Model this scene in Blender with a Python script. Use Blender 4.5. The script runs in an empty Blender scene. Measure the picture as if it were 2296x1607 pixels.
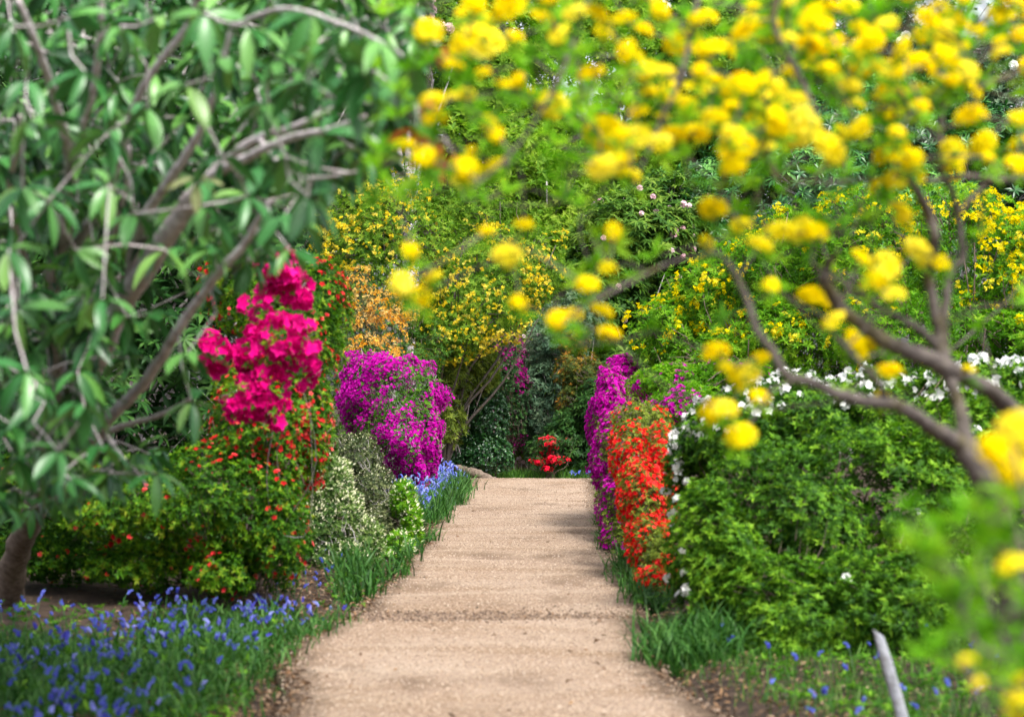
import bpy, math
import numpy as np
from mathutils import Matrix, Vector

S = bpy.context.scene
COL = S.collection
rng = np.random.default_rng(11)

# ------------------------------------------------------------------ camera
F = 2296 * 80 / 36.0                      # focal length in pixels of a 2296 px wide picture
CAMZ = 1.6
PITCH = math.atan(26 / F)
cam = bpy.data.cameras.new('camera')
cam.lens = 80; cam.sensor_width = 36; cam.clip_start = 0.1; cam.clip_end = 500
cam.dof.use_dof = True; cam.dof.focus_distance = 29.0; cam.dof.aperture_fstop = 2.6
cam.dof.aperture_blades = 9
camo = bpy.data.objects.new('camera', cam); COL.objects.link(camo)
camo.location = (0, 0, CAMZ); camo.rotation_euler = (math.pi / 2 + PITCH, 0, 0)
S.camera = camo

# ------------------------------------------------------------------ light: bright overcast sky
w = bpy.data.worlds.new('World'); S.world = w; w.use_nodes = True
nt = w.node_tree; nt.nodes.clear()
out = nt.nodes.new('ShaderNodeOutputWorld'); bg = nt.nodes.new('ShaderNodeBackground')
sky = nt.nodes.new('ShaderNodeTexSky'); sky.sky_type = 'NISHITA'; sky.sun_disc = False
SUN_EL, SUN_ROT = math.radians(56), math.radians(150)
sky.sun_elevation = SUN_EL; sky.sun_rotation = SUN_ROT
sky.air_density = 1.0; sky.dust_density = 4.0; sky.ozone_density = 1.0
hs = nt.nodes.new('ShaderNodeHueSaturation'); hs.inputs['Saturation'].default_value = 0.35
nt.links.new(sky.outputs[0], hs.inputs['Color']); nt.links.new(hs.outputs[0], bg.inputs['Color'])
bg.inputs['Strength'].default_value = 0.12
nt.links.new(bg.outputs[0], out.inputs['Surface'])
sun = bpy.data.lights.new('sun', 'SUN'); sun.energy = 2.4; sun.angle = math.radians(14); sun.color = (1, .965, .9)
suno = bpy.data.objects.new('sun', sun); COL.objects.link(suno)
# sun behind the camera's shoulder, high up
sd = Vector((math.sin(SUN_ROT) * math.cos(SUN_EL), math.cos(SUN_ROT) * math.cos(SUN_EL), math.sin(SUN_EL)))
suno.rotation_euler = sd.to_track_quat('Z', 'Y').to_euler(); suno.location = (0, 0, 30)
S.view_settings.view_transform = 'Standard'; S.view_settings.look = 'None'
S.view_settings.exposure = 1.45; S.view_settings.gamma = 1.0; S.view_settings.use_curve_mapping = False
S.render.engine = 'CYCLES'
cy = S.cycles
cy.max_bounces = 6; cy.diffuse_bounces = 4; cy.glossy_bounces = 2; cy.transmission_bounces = 3
cy.caustics_reflective = False; cy.caustics_refractive = False
cy.use_denoising = True

# ------------------------------------------------------------------ numpy helpers
def px(x, y, d):
    """The point at picture position x, y (2296 x 1607) and depth d."""
    a = (np.asarray(x, float) - 1148) / F * d
    b = -(np.asarray(y, float) - 803.5) / F * d
    c, s = math.cos(PITCH), math.sin(PITCH)
    return np.stack(np.broadcast_arrays(a, d * c - b * s, CAMZ + d * s + b * c), -1).astype(float)

def to_px(P):
    c, s = math.cos(PITCH), math.sin(PITCH)
    y, z = P[:, 1], P[:, 2] - CAMZ
    d = y * c + z * s; b = -y * s + z * c
    return np.stack([1148 + P[:, 0] / d * F, 803.5 - b / d * F], -1)

def nrm(v):
    return v / np.maximum(np.linalg.norm(v, axis=-1, keepdims=True), 1e-9)

def rand_dirs(n):
    return nrm(rng.normal(size=(n, 3)))

_K = [(rng.normal(size=(7, 3)), rng.uniform(0, 6.28, 7)) for _ in range(8)]
def noise(p, f=1.0, seed=0):
    k, ph = _K[seed % 8]
    q = np.asarray(p, float) * f + seed * 3.7
    a = np.sin(q @ k.T + ph).sum(-1) / 3.2
    k2, ph2 = _K[(seed + 3) % 8]
    return np.clip(a * .7 + np.sin(q * 2.3 @ k2.T + ph2).sum(-1) / 3.2 * .45, -1.2, 1.2)

def frames_x(x, up):
    """rotation matrices (N,3,3), columns = x (given), y, z with z near up"""
    x = nrm(x); y = nrm(np.cross(up, x) + 1e-6); z = np.cross(x, y)
    return np.stack([x, y, z], -1)

def frames_z(z):
    z = nrm(z); r = rand_dirs(len(z)); x = nrm(np.cross(r, z) + 1e-6); y = np.cross(z, x)
    return np.stack([x, y, z], -1)

class Geo:
    """collects triangles / quads for ONE mesh"""
    def __init__(self): self.v = []; self.f3 = []; self.f4 = []; self.r = []; self.m3 = []; self.m4 = []; self.n = 0
    def add(self, V, T=None, Q=None, R=None, mat=0):
        V = np.asarray(V, float).reshape(-1, 3)
        if T is not None and len(T): self.f3.append(np.asarray(T) + self.n); self.m3.append(np.full(len(T), mat))
        if Q is not None and len(Q): self.f4.append(np.asarray(Q) + self.n); self.m4.append(np.full(len(Q), mat))
        self.v.append(V); self.r.append(np.zeros(len(V)) if R is None else np.asarray(R, float)); self.n += len(V)
    def inst(self, tmpl, P, M, s, R=None, mat=0, rt=None):
        """copies of a template (V, T, Q) at P with rotations M and scales s"""
        tv, tt, tq = tmpl[:3]; n = len(P)
        if n == 0: return
        s = np.broadcast_to(np.asarray(s, float), (n,)) if np.ndim(s) < 2 else s
        sv = tv[None] * (s[:, None, None] if s.ndim == 1 else s[:, None, :])
        V = np.einsum('nij,nkj->nki', M, sv) + P[:, None, :]
        off = (np.arange(n) * len(tv))[:, None, None]
        T = (tt[None] + off).reshape(-1, 3) if tt is not None and len(tt) else None
        Q = (tq[None] + off).reshape(-1, 4) if tq is not None and len(tq) else None
        if R is None: R = rng.random(n)
        RR = np.repeat(R, len(tv))
        if rt is not None: RR = np.clip(RR + np.tile(rt, n), 0, 1)
        self.add(V, T, Q, RR, mat)
    def mesh(self, name, mats, origin=(0, 0, 0), smooth=False):
        me = bpy.data.meshes.new(name)
        V = np.concatenate(self.v) - np.asarray(origin, float)
        T = np.concatenate(self.f3) if self.f3 else np.zeros((0, 3), int)
        Q = np.concatenate(self.f4) if self.f4 else np.zeros((0, 4), int)
        me.vertices.add(len(V)); me.vertices.foreach_set('co', V.astype(np.float32).ravel())
        nl = len(T) * 3 + len(Q) * 4; me.loops.add(nl); me.polygons.add(len(T) + len(Q))
        me.loops.foreach_set('vertex_index', np.concatenate([T.ravel(), Q.ravel()]).astype(np.int32))
        st = np.concatenate([np.arange(len(T)) * 3, len(T) * 3 + np.arange(len(Q)) * 4])
        me.polygons.foreach_set('loop_start', st.astype(np.int32))
        mi = np.concatenate(self.m3 + self.m4) if (self.m3 or self.m4) else np.zeros(0)
        me.polygons.foreach_set('material_index', mi.astype(np.int32))
        if smooth: me.polygons.foreach_set('use_smooth', np.ones(len(me.polygons), bool))
        at = me.attributes.new('rnd', 'FLOAT', 'POINT'); at.data.foreach_set('value', np.concatenate(self.r).astype(np.float32))
        me.update(calc_edges=True); 
        for m in (mats if isinstance(mats, (list, tuple)) else [mats]): me.materials.append(m)
        return me

# ------------------------------------------------------------------ object helpers
def link(name, me, parent=None, loc=(0, 0, 0), kind=None):
    o = bpy.data.objects.new(name, me); COL.objects.link(o); o.location = loc
    if parent is not None: o.parent = parent
    if kind: o['kind'] = kind
    return o

def tag(o, label, cat, group=None, kind=None):
    o['label'] = label; o['category'] = cat
    if group: o['group'] = group
    if kind: o['kind'] = kind
    return o

def thing(name, label, cat, base, group=None):
    o = bpy.data.objects.new(name, None); COL.objects.link(o); o.location = base; o.empty_display_size = .2
    return tag(o, label, cat, group)

def place(name, me, parent, P, M, s, base):
    """single pieces that share meshes: one object each"""
    b = Vector(base)
    for i in range(len(P)):
        o = bpy.data.objects.new(name, me[i % len(me)] if isinstance(me, list) else me)
        COL.objects.link(o); o.parent = parent
        o.location = Vector(P[i]) - b
        o.rotation_euler = Matrix(M[i].tolist()).to_euler()
        k = float(s[i]) if np.ndim(s) else float(s)
        o.scale = (k, k, k)

# ------------------------------------------------------------------ materials
def ramp_nodes(nt, src, cols):
    r = nt.nodes.new('ShaderNodeValToRGB'); e = r.color_ramp.elements
    n = len(cols)
    e[0].position = 0; e[0].color = (*cols[0], 1); e[1].position = 1; e[1].color = (*cols[-1], 1)
    for i in range(1, n - 1):
        x = e.new(i / (n - 1)); x.color = (*cols[i], 1)
    nt.links.new(src, r.inputs[0]); return r.outputs[0]

def leaf_mat(name, cols, rough=.55, spec=.14, trans=.3, obj_rnd=False, tcol=(1.0, 1.15, .6), vein=0):
    m = bpy.data.materials.new(name); m.use_nodes = True; nt = m.node_tree; nt.nodes.clear()
    o = nt.nodes.new('ShaderNodeOutputMaterial'); p = nt.nodes.new('ShaderNodeBsdfPrincipled')
    if obj_rnd:
        i = nt.nodes.new('ShaderNodeObjectInfo'); ad = nt.nodes.new('ShaderNodeMath'); ad.operation = 'ADD'
        at = nt.nodes.new('ShaderNodeAttribute'); at.attribute_name = 'rnd'
        mu = nt.nodes.new('ShaderNodeMath'); mu.operation = 'MULTIPLY'; mu.inputs[1].default_value = .6
        nt.links.new(i.outputs['Random'], mu.inputs[0])
        m2 = nt.nodes.new('ShaderNodeMath'); m2.operation = 'MULTIPLY'; m2.inputs[1].default_value = .4
        nt.links.new(at.outputs['Fac'], m2.inputs[0])
        nt.links.new(mu.outputs[0], ad.inputs[0]); nt.links.new(m2.outputs[0], ad.inputs[1]); src = ad.outputs[0]
    else:
        at = nt.nodes.new('ShaderNodeAttribute'); at.attribute_name = 'rnd'; src = at.outputs['Fac']
    c = ramp_nodes(nt, src, cols)
    nt.links.new(c, p.inputs['Base Color'])
    p.inputs['Roughness'].default_value = rough; p.inputs['Specular IOR Level'].default_value = spec
    if trans > 0:
        t = nt.nodes.new('ShaderNodeBsdfTranslucent'); mx = nt.nodes.new('ShaderNodeMixShader')
        mm = nt.nodes.new('ShaderNodeMix'); mm.data_type = 'RGBA'; mm.blend_type = 'MULTIPLY'; mm.inputs[0].default_value = 1
        nt.links.new(c, mm.inputs[6]); mm.inputs[7].default_value = (*tcol, 1)
        nt.links.new(mm.outputs[2], t.inputs[0]); mx.inputs[0].default_value = trans
        nt.links.new(p.outputs[0], mx.inputs[1]); nt.links.new(t.outputs[0], mx.inputs[2]); nt.links.new(mx.outputs[0], o.inputs[0])
    else:
        nt.links.new(p.outputs[0], o.inputs[0])
    return m

def noise_mat(name, layers, rough=.9, bump=.3, bscale=40, spec=.2, extra=None):
    """layers: list of (scale, detail, colA, colB) mixed by noise; later layers over earlier ones"""
    m = bpy.data.materials.new(name); m.use_nodes = True; nt = m.node_tree
    p = nt.nodes['Principled BSDF']; tc = nt.nodes.new('ShaderNodeTexCoord')
    prev = None
    for (sc, det, lo, hi, ca, cb) in layers:
        n = nt.nodes.new('ShaderNodeTexNoise'); n.inputs['Scale'].default_value = 1; n.inputs['Detail'].default_value = det
        mp = nt.nodes.new('ShaderNodeMapping'); nt.links.new(tc.outputs['Object'], mp.inputs[0])
        mp.inputs['Scale'].default_value = sc if isinstance(sc, tuple) else (sc, sc, sc)
        nt.links.new(mp.outputs[0], n.inputs['Vector'])
        mr = nt.nodes.new('ShaderNodeMapRange'); mr.inputs[1].default_value = lo; mr.inputs[2].default_value = hi
        nt.links.new(n.outputs[0], mr.inputs[0])
        mx = nt.nodes.new('ShaderNodeMix'); mx.data_type = 'RGBA'
        nt.links.new(mr.outputs[0], mx.inputs[0])
        if prev is None:
            mx.inputs[6].default_value = (*ca, 1)
        else:
            nt.links.new(prev, mx.inputs[6])
        mx.inputs[7].default_value = (*cb, 1); prev = mx.outputs[2]
    nt.links.new(prev, p.inputs['Base Color']); p.inputs['Roughness'].default_value = rough
    p.inputs['Specular IOR Level'].default_value = spec
    if bump:
        n = nt.nodes.new('ShaderNodeTexNoise'); n.inputs['Scale'].default_value = bscale; n.inputs['Detail'].default_value = 6
        nt.links.new(tc.outputs['Object'], n.inputs['Vector'])
        b = nt.nodes.new('ShaderNodeBump'); b.inputs['Strength'].default_value = bump; b.inputs['Distance'].default_value = .02
        nt.links.new(n.outputs[0], b.inputs['Height']); nt.links.new(b.outputs[0], p.inputs['Normal'])
    return m

bark_dark = noise_mat('bark_dark', [(30, 6, .35, .65, (.075, .062, .058), (.13, .11, .10)), (9, 4, .52, .7, None, (.10, .085, .03))], bump=.6, bscale=60)
bark_grey = noise_mat('bark_grey', [(25, 6, .35, .65, (.32, .275, .275), (.54, .50, .51)), (6, 4, .60, .75, None, (.20, .15, .13))], bump=.6, bscale=50)
bark_brown = noise_mat('bark_brown', [(25, 6, .35, .65, (.09, .065, .05), (.18, .14, .11))], bump=.5, bscale=50)
soil_m = noise_mat('soil', [(9, 8, .35, .65, (.022, .015, .011), (.055, .036, .025)), (45, 6, .58, .70, None, (.12, .085, .06))], bump=.9, bscale=60)
path_m = noise_mat('path_gravel', [
    ((1.1, .55, 1), 5, .32, .68, (.265, .18, .125), (.35, .262, .20)),
    ((.45, 1.9, 1), 4, .50, .72, None, (.22, .14, .085)),
    ((.6, 2.6, 1), 5, .55, .75, None, (.42, .33, .255)),
    (60, 3, .54, .64, None, (.50, .39, .29)),
    (85, 3, .57, .66, None, (.10, .07, .05)),
    (19, 4, .60, .70, None, (.15, .10, .065)), ((1.3, .8, 1), 6, .56, .70, None, (.17, .115, .08))], bump=1.0, bscale=110, rough=.95, spec=.15)
# dirt and leaf mould worked into the gravel along both edges
nt = path_m.node_tree; pb = nt.nodes['Principled BSDF']; src = pb.inputs['Base Color'].links[0].from_socket
at = nt.nodes.new('ShaderNodeAttribute'); at.attribute_name = 'rnd'; tcx = nt.nodes.new('ShaderNodeTexCoord')
n1 = nt.nodes.new('ShaderNodeTexNoise'); n1.inputs['Scale'].default_value = 5; n1.inputs['Detail'].default_value = 8; n1.inputs['Roughness'].default_value = .7
nt.links.new(tcx.outputs['Object'], n1.inputs['Vector'])
sm = nt.nodes.new('ShaderNodeMath'); sm.operation = 'ADD'; nt.links.new(at.outputs['Fac'], sm.inputs[0]); nt.links.new(n1.outputs[0], sm.inputs[1])
mr = nt.nodes.new('ShaderNodeMapRange'); mr.inputs[1].default_value = .82; mr.inputs[2].default_value = 1.35; nt.links.new(sm.outputs[0], mr.inputs[0])
mx = nt.nodes.new('ShaderNodeMix'); mx.data_type = 'RGBA'; nt.links.new(mr.outputs[0], mx.inputs[0]); nt.links.new(src, mx.inputs[6]); mx.inputs[7].default_value = (.075, .05, .033, 1)
nt.links.new(mx.outputs[2], pb.inputs['Base Color'])
stone_m = leaf_mat('pebble', [(.10, .07, .05), (.30, .21, .14), (.40, .30, .22), (.55, .46, .38)], rough=.9, spec=.2, trans=0)
stone_dark_m = leaf_mat('pebble_dark', [(.07, .05, .04), (.16, .11, .08), (.3, .22, .16)], rough=.9, spec=.2, trans=0)
litter_m = leaf_mat('litter', [(.05, .03, .02), (.13, .075, .04), (.22, .13, .07), (.30, .22, .16)], rough=.8, trans=.1, tcol=(1, .8, .5))

# ------------------------------------------------------------------ shape templates
def t_leaf(w=.36, fold=.10, droop=.15):
    """small leaf, length 1 along x: four triangles"""
    v = np.array([[0, 0, 0], [.45, w / 2, fold], [1, 0, -droop], [.45, -w / 2, fold], [.5, 0, -.02]])
    return v, np.array([[0, 4, 1], [1, 4, 2], [0, 3, 4], [3, 2, 4]]), None
def t_leaf2(w=.36, fold=.08, droop=.12):
    v = np.array([[0, 0, 0], [.48, w / 2, fold], [1, 0, -droop], [.48, -w / 2, fold]])
    return v, np.array([[0, 2, 1], [0, 3, 2]]), None
def t_bigleaf(w=.3, fold=.05, droop=.25, n=5):
    xs = np.linspace(0, 1, n + 1); v = []; q = []; 
    for i, x in enumerate(xs):
        ww = w / 2 * max(.06, math.sin(math.pi * min(1, (x * .92 + .05))) ** .75) if i < n else .012
        z = -droop * x * x
        v += [[x, ww, z + fold * ww / (w / 2)], [x, 0, z], [x, -ww, z + fold * ww / (w / 2)]]
    for i in range(n):
        a = i * 3; b = a + 3
        q += [[a, a + 1, b + 1, b], [a + 1, a + 2, b + 2, b + 1]]
    return np.array(v), None, np.array(q)[:, ::-1]
def t_strap(curve=.6, w=.03, n=4):
    """grass blade, 1 long, starts upward (z) and arches towards x"""
    v = []; q = []; x = z = 0.0; a = 0.12
    for i in range(n + 1):
        ww = w * (1 - (i / n) ** 1.7) + .002
        v += [[x, -ww / 2, z], [x, ww / 2, z]]
        x += math.sin(a) / n; z += math.cos(a) / n; a += curve * 2.2 / n
    for i in range(n): q.append([2 * i, 2 * i + 1, 2 * i + 3, 2 * i + 2])
    return np.array(v), None, np.array(q)
def t_flower(np_=5, depth=.4, wid=.62, curl=.12):
    v = [[0, 0, -depth]]; t = []
    for i in range(np_):
        a = i * 2 * math.pi / np_
        for r, da, z in ((.62, -wid, .0), (1, 0, .02 - curl), (.62, wid, .0)):
            v.append([r * math.cos(a + da), r * math.sin(a + da), z + .06])
        k = 1 + 3 * i; t += [[0, k, k + 1], [0, k + 1, k + 2]]
    return np.array(v), np.array(t), None
FL = t_flower()
FL_STAR = t_flower(wid=.40, depth=.5, curl=.3)
FL_RT = np.array([-.35] + [0.1, .25, .1] * 5)
PEB = (np.array([[1, 0, 0], [-1, 0, 0], [0, 1, 0], [0, -1, 0], [0, 0, .7], [0, 0, -.7]], float),
       np.array([[0, 2, 4], [2, 1, 4], [1, 3, 4], [3, 0, 4], [2, 0, 5], [1, 2, 5], [3, 1, 5], [0, 3, 5]]), None)

def t_truss(n=11, r=.62, s=.55, fl=FL_STAR, spread=.75, tube=True):
    """ball of florets, radius about 1, opening towards +z"""
    i = np.arange(n) + .5
    ph = np.arccos(1 - i / n * spread * 2 * .85); th = i * 2.39996
    d = np.stack([np.sin(ph) * np.cos(th), np.sin(ph) * np.sin(th), np.cos(ph)], -1)
    d = nrm(d + rng.normal(size=d.shape) * .12)
    g = Geo(); g.inst(fl, d * r, frames_z(d), s * rng.uniform(.85, 1.15, n), R=rng.uniform(.3, .8, n), rt=FL_RT)
    return np.concatenate(g.v), np.concatenate(g.f3), None, np.concatenate(g.r)

def loose_truss(n, k=.16, flat=.72, fl=None, s=.50):
    """irregular flat-bottomed head of separate florets"""
    tm = list(t_truss(n, .72, s, fl or t_flower(wid=.42, depth=.75, curl=.25), spread=.62)); v = tm[0].copy().reshape(n, -1, 3)
    v += rng.normal(0, k, (n, 1, 3)); v = v.reshape(-1, 3) * [1.15, 1.0, flat]; tm[0] = v; return tm
def tube(g, pts, rad, sides=6, mat=0, sub=5, wob=.0):
    """round limb along a smoothed polyline"""
    P = np.asarray(pts, float); R = np.broadcast_to(np.asarray(rad, float), (len(P),)) if np.ndim(rad) else np.full(len(P), rad)
    if len(P) > 2 and sub > 1:
        Q = np.vstack([2 * P[0] - P[1], P, 2 * P[-1] - P[-2]]); o = []; ro = []
        for i in range(1, len(Q) - 2):
            for t in np.arange(sub) / sub:
                p0, p1, p2, p3 = Q[i - 1:i + 3]
                o.append(.5 * ((2 * p1) + (-p0 + p2) * t + (2 * p0 - 5 * p1 + 4 * p2 - p3) * t * t + (-p0 + 3 * p1 - 3 * p2 + p3) * t ** 3))
                ro.append(R[i - 1] * (1 - t) + R[i] * t)
        o.append(P[-1]); ro.append(R[-1]); P = np.array(o); R = np.array(ro)
    if wob: P = P + rng.normal(size=P.shape) * (R * wob)[:, None]; R = R * rng.uniform(1 - wob * .5, 1 + wob * .5, len(R))
    T = np.gradient(P, axis=0); T = nrm(T)
    ref = np.array([.31, .17, .93]) if abs(T[:, 2]).mean() < .8 else np.array([1, .2, .1])
    X = nrm(np.cross(T, ref)); Y = np.cross(T, X)
    a = np.arange(sides) * 2 * math.pi / sides
    V = P[:, None, :] + R[:, None, None] * (np.cos(a)[None, :, None] * X[:, None, :] + np.sin(a)[None, :, None] * Y[:, None, :])
    n = len(P); q = []
    i = np.arange(n - 1)[:, None] * sides; j = np.arange(sides)[None, :]; k = (j + 1) % sides
    q = np.stack([i + j, i + k, i + sides + k, i + sides + j], -1).reshape(-1, 4)
    V = V.reshape(-1, 3); c0 = len(V); V = np.vstack([V, P[0], P[-1]])
    jj = np.arange(sides); t = np.vstack([np.stack([(jj + 1) % sides, jj, np.full(sides, c0)], -1),
                                          np.stack([(n - 1) * sides + jj, (n - 1) * sides + (jj + 1) % sides, np.full(sides, c0 + 1)], -1)])
    g.add(V, t, q, np.full(len(V), rng.random()), mat)
    return P

def sticks(g, A, B, ra, rb, sag=.0, mat=0):
    """many thin three-sided twigs from A to B"""
    n = len(A); mid = (A + B) / 2 + rng.normal(size=A.shape) * np.linalg.norm(B - A, axis=1, keepdims=True) * .07
    mid[:, 2] -= sag
    T = nrm(B - A); X = nrm(np.cross(T, rand_dirs(n)) + 1e-6); Y = np.cross(T, X)
    a = np.arange(3) * 2.0944
    rings = []
    for Pp, r in ((A, ra), (mid, (ra + rb) / 2), (B, rb)):
        r = np.broadcast_to(r, (n,))
        rings.append(Pp[:, None] + r[:, None, None] * (np.cos(a)[None, :, None] * X[:, None] + np.sin(a)[None, :, None] * Y[:, None]))
    V = np.concatenate(rings, 1)
    q = np.array([[k * 3 + j, k * 3 + (j + 1) % 3, k * 3 + 3 + (j + 1) % 3, k * 3 + 3 + j] for k in (0, 1) for j in range(3)])
    Q = (q[None] + (np.arange(n) * 9)[:, None, None]).reshape(-1, 4)
    g.add(V, None, Q, np.repeat(rng.random(n), 9), mat)

def rosettes(g, tmpl, P, A, m, L, elev=60, estd=15, lvar=.25, mat=0, R=None, rspread=.35, start=.0):
    """m leaves round each point P about axis A, tilted elev degrees from the axis"""
    n = len(P)
    if n == 0: return
    M = frames_z(A)
    ph = (np.arange(m)[None] * 2.39996 + rng.uniform(0, 6.28, (n, 1))); el = np.radians(rng.normal(elev, estd, (n, m)))
    d = np.stack([np.sin(el) * np.cos(ph), np.sin(el) * np.sin(ph), np.cos(el)], -1)
    d = np.einsum('nij,nmj->nmi', M, d).reshape(-1, 3)
    up = np.repeat(A, m, 0)
    PP = np.repeat(P, m, 0)
    s = (np.broadcast_to(L, (n,)).repeat(m)) * rng.uniform(1 - lvar, 1 + lvar, n * m)
    if R is None: R = rng.random(n)
    RR = np.clip(np.repeat(R, m) + rng.normal(0, rspread * .5, n * m), 0, 1)
    g.inst(tmpl, PP, frames_x(d, up), s, RR, mat)

# ------------------------------------------------------------------ crowns
def blob(x, y, d, rx, ry, rd):
    return px(x, y, d), np.array([rx / F * d, rd, ry / F * d])

def sample_crown(blobs, n, shell=.22, lump=.16, lf=3.4, back=.25, under=.6, seed=0, thr=-.55, nf=1.6, zmin=.04):
    C = np.array([b[0] for b in blobs]); R = np.array([b[1] for b in blobs])
    area = R[:, 0] * R[:, 2] + R[:, 1] * R[:, 2] + R[:, 0] * R[:, 1]
    got_p, got_n = [], []; need = n
    for _ in range(8):
        k = int(need * 2.2) + 50
        bi = rng.choice(len(blobs), k, p=area / area.sum()); u = rand_dirs(k)
        keep = rng.random(k) < np.where(u[:, 1] > .25, back, 1) * np.where(u[:, 2] < -.45, under, 1)
        bi, u = bi[keep], u[keep]
        r = 1 - np.abs(rng.normal(0, shell, len(u))) + lump * noise(u * lf + C[bi], 1, seed)
        r = np.maximum(r, .25)
        P = C[bi] + R[bi] * u * r[:, None]
        ok = (noise(P, nf, seed + 2) > thr + rng.normal(0, .15, len(P))) & (P[:, 2] > zmin)
        for j in range(len(blobs)):
            q = ((P - C[j]) / R[j]); ok &= ~((bi != j) & ((q * q).sum(1) < .45))
        P = P[ok]; N = nrm(u[ok] / R[bi[ok]])
        got_p.append(P); got_n.append(N); need -= len(P)
        if need <= 0: break
    return np.concatenate(got_p)[:n], np.concatenate(got_n)[:n]

def shrub(name, label, cat, base, blobs, leaf, nleaf, m, L, lmat, elev=60, up=.7, shell=.22, lump=.16, thr=-.55, nf=1.6, back=.25, under=.6,
          stems=10, bark=None, flowers=(), seed=0, stem_r=.02, group=None, part_f='foliage', core=.15, zmin=.04, stem_n='stems', keep=None):
    """a plant: stems, foliage, flower parts. flowers: dicts"""
    base = np.asarray(base, float)
    t = thing(name, label, cat, base, group)
    P, N = sample_crown(blobs, nleaf, shell, lump, back=back, under=under, seed=seed, thr=thr, nf=nf, zmin=zmin)
    if keep is not None: k = keep(to_px(P), P); P, N = P[k], N[k]
    A = nrm(N + np.array([0, 0, up]) + rng.normal(size=N.shape) * .25)
    g = Geo()
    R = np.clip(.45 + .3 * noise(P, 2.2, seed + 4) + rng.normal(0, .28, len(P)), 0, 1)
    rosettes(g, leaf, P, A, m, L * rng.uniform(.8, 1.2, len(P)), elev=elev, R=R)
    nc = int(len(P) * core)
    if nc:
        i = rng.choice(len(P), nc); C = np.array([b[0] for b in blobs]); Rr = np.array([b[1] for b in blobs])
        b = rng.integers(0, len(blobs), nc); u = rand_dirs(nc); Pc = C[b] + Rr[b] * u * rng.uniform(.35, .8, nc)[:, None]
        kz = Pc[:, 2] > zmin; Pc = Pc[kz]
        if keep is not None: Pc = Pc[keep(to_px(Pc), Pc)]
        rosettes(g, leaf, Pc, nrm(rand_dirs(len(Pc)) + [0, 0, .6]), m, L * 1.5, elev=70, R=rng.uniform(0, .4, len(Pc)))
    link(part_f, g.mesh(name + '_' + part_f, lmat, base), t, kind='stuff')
    # stems
    g = Geo()
    tips, tn = sample_crown(blobs, max(stems, 1), .12, lump, back=.5, seed=seed + 1, thr=-9)
    for p in tips[:stems]:
        b0 = base + np.array([rng.normal(0, .08), rng.normal(0, .08), -.05])
        mid = b0 * .45 + p * .55 + rng.normal(size=3) * .05 * np.linalg.norm(p - b0); mid[2] = max(mid[2], .1)
        q = b0 * .8 + p * .2; q[2] = b0[2] + (p[2] - b0[2]) * .3
        tube(g, [b0, q, mid, p], [stem_r, stem_r * .8, stem_r * .55, stem_r * .2], 5, sub=4)
    i = rng.choice(len(P), min(len(P), 40 + stems * 25)); 
    cent = np.array([b[0] for b in blobs]); ci = ((P[i][:, None] - cent[None]) ** 2).sum(-1).argmin(1)
    sticks(g, P[i] * .62 + cent[ci] * .38 + rng.normal(size=(len(i), 3)) * .05, P[i], stem_r * .3, stem_r * .12)
    link(stem_n, g.mesh(name + '_stems', bark or bark_brown, base), t, kind='stuff')
    for f in flowers: bloom(t, name, base, blobs, seed=seed, **f)
    return t

def bloom(t, name, base, blobs, n, size, meshes, stuff=None, mask=None, part='blossom', singles=300, lump=.16, shell=.06, thr=-.6, nf=2.0,
          seed=0, off=1.02, up=.35, under=.7, back=.1, svar=.2, nseed=3):
    """flowers on the outside of a crown: the ones that show most are objects, the rest one part"""
    P, N = sample_crown(blobs, n, shell, lump, back=back, under=under, seed=seed, thr=thr, nf=nf)
    C = np.array([b[0] for b in blobs]); ci = ((P[:, None] - C[None]) ** 2).sum(-1).argmin(1)
    P = C[ci] + (P - C[ci]) * off
    if mask is not None:
        k = mask(to_px(P)) > rng.random(len(P)); P, N = P[k], N[k]
    A = nrm(N + np.array([0, -.25, up]) + rng.normal(size=N.shape) * .35)
    M = frames_z(A); s = size * rng.uniform(1 - svar, 1 + svar, len(P))
    view = nrm(np.array([0, 0, CAMZ]) - P)
    order = np.argsort(-((N * view).sum(1) + rng.normal(0, .25, len(P)) - P[:, 1] * .08))
    a, b = order[:singles], order[singles:]
    if singles: place(part, meshes, t, P[a], M[a], s[a], base)
    if len(b) and stuff is not None:
        tm, mat = stuff
        g = Geo(); g.inst(tm, P[b], M[b], s[b], R=rng.uniform(.15, .85, len(b)), rt=tm[3] - .5 if len(tm) > 3 else FL_RT)
        link('blossoms', g.mesh(name + '_blossoms', mat, base), t, kind='stuff')

def tmpl_mesh(name, tm, mat, rt=None):
    g = Geo(); r = tm[3] if len(tm) > 3 else (np.full(len(tm[0]), .5) if rt is None else .5 + rt)
    g.add(tm[0], tm[1], tm[2], r); return g.mesh(name, mat)

# foliage and flower colours
def fl_mat(name, cols, trans=.35, tc=(1, 1, 1), obj=False): return leaf_mat(name, cols, rough=.8, spec=.04, trans=trans, obj_rnd=obj, tcol=tc)
YEL = [(.93, .66, .001), (.95, .76, .001), (.96, .82, .003), (.97, .88, .14)]
ye_o = fl_mat('yellow_petal', YEL, obj=True, tc=(1, 1, .6), trans=.5); ye_s = fl_mat('yellow_petal_small', YEL, tc=(1, 1, .6))
PYE = [(.88, .62, .01), (.93, .76, .04), (.94, .84, .22)]
py_o = fl_mat('soft_yellow_petal', PYE, obj=True); py_s = fl_mat('soft_yellow_petal_small', PYE)
ORA = [(.82, .27, .01), (.92, .46, .02), (.94, .62, .16), (.95, .78, .42)]
or_o = fl_mat('apricot_petal', ORA, obj=True); or_s = fl_mat('apricot_petal_small', ORA)
COR = [(.30, .007, .010), (.50, .013, .018), (.72, .040, .046), (.86, .20, .18)]
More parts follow.
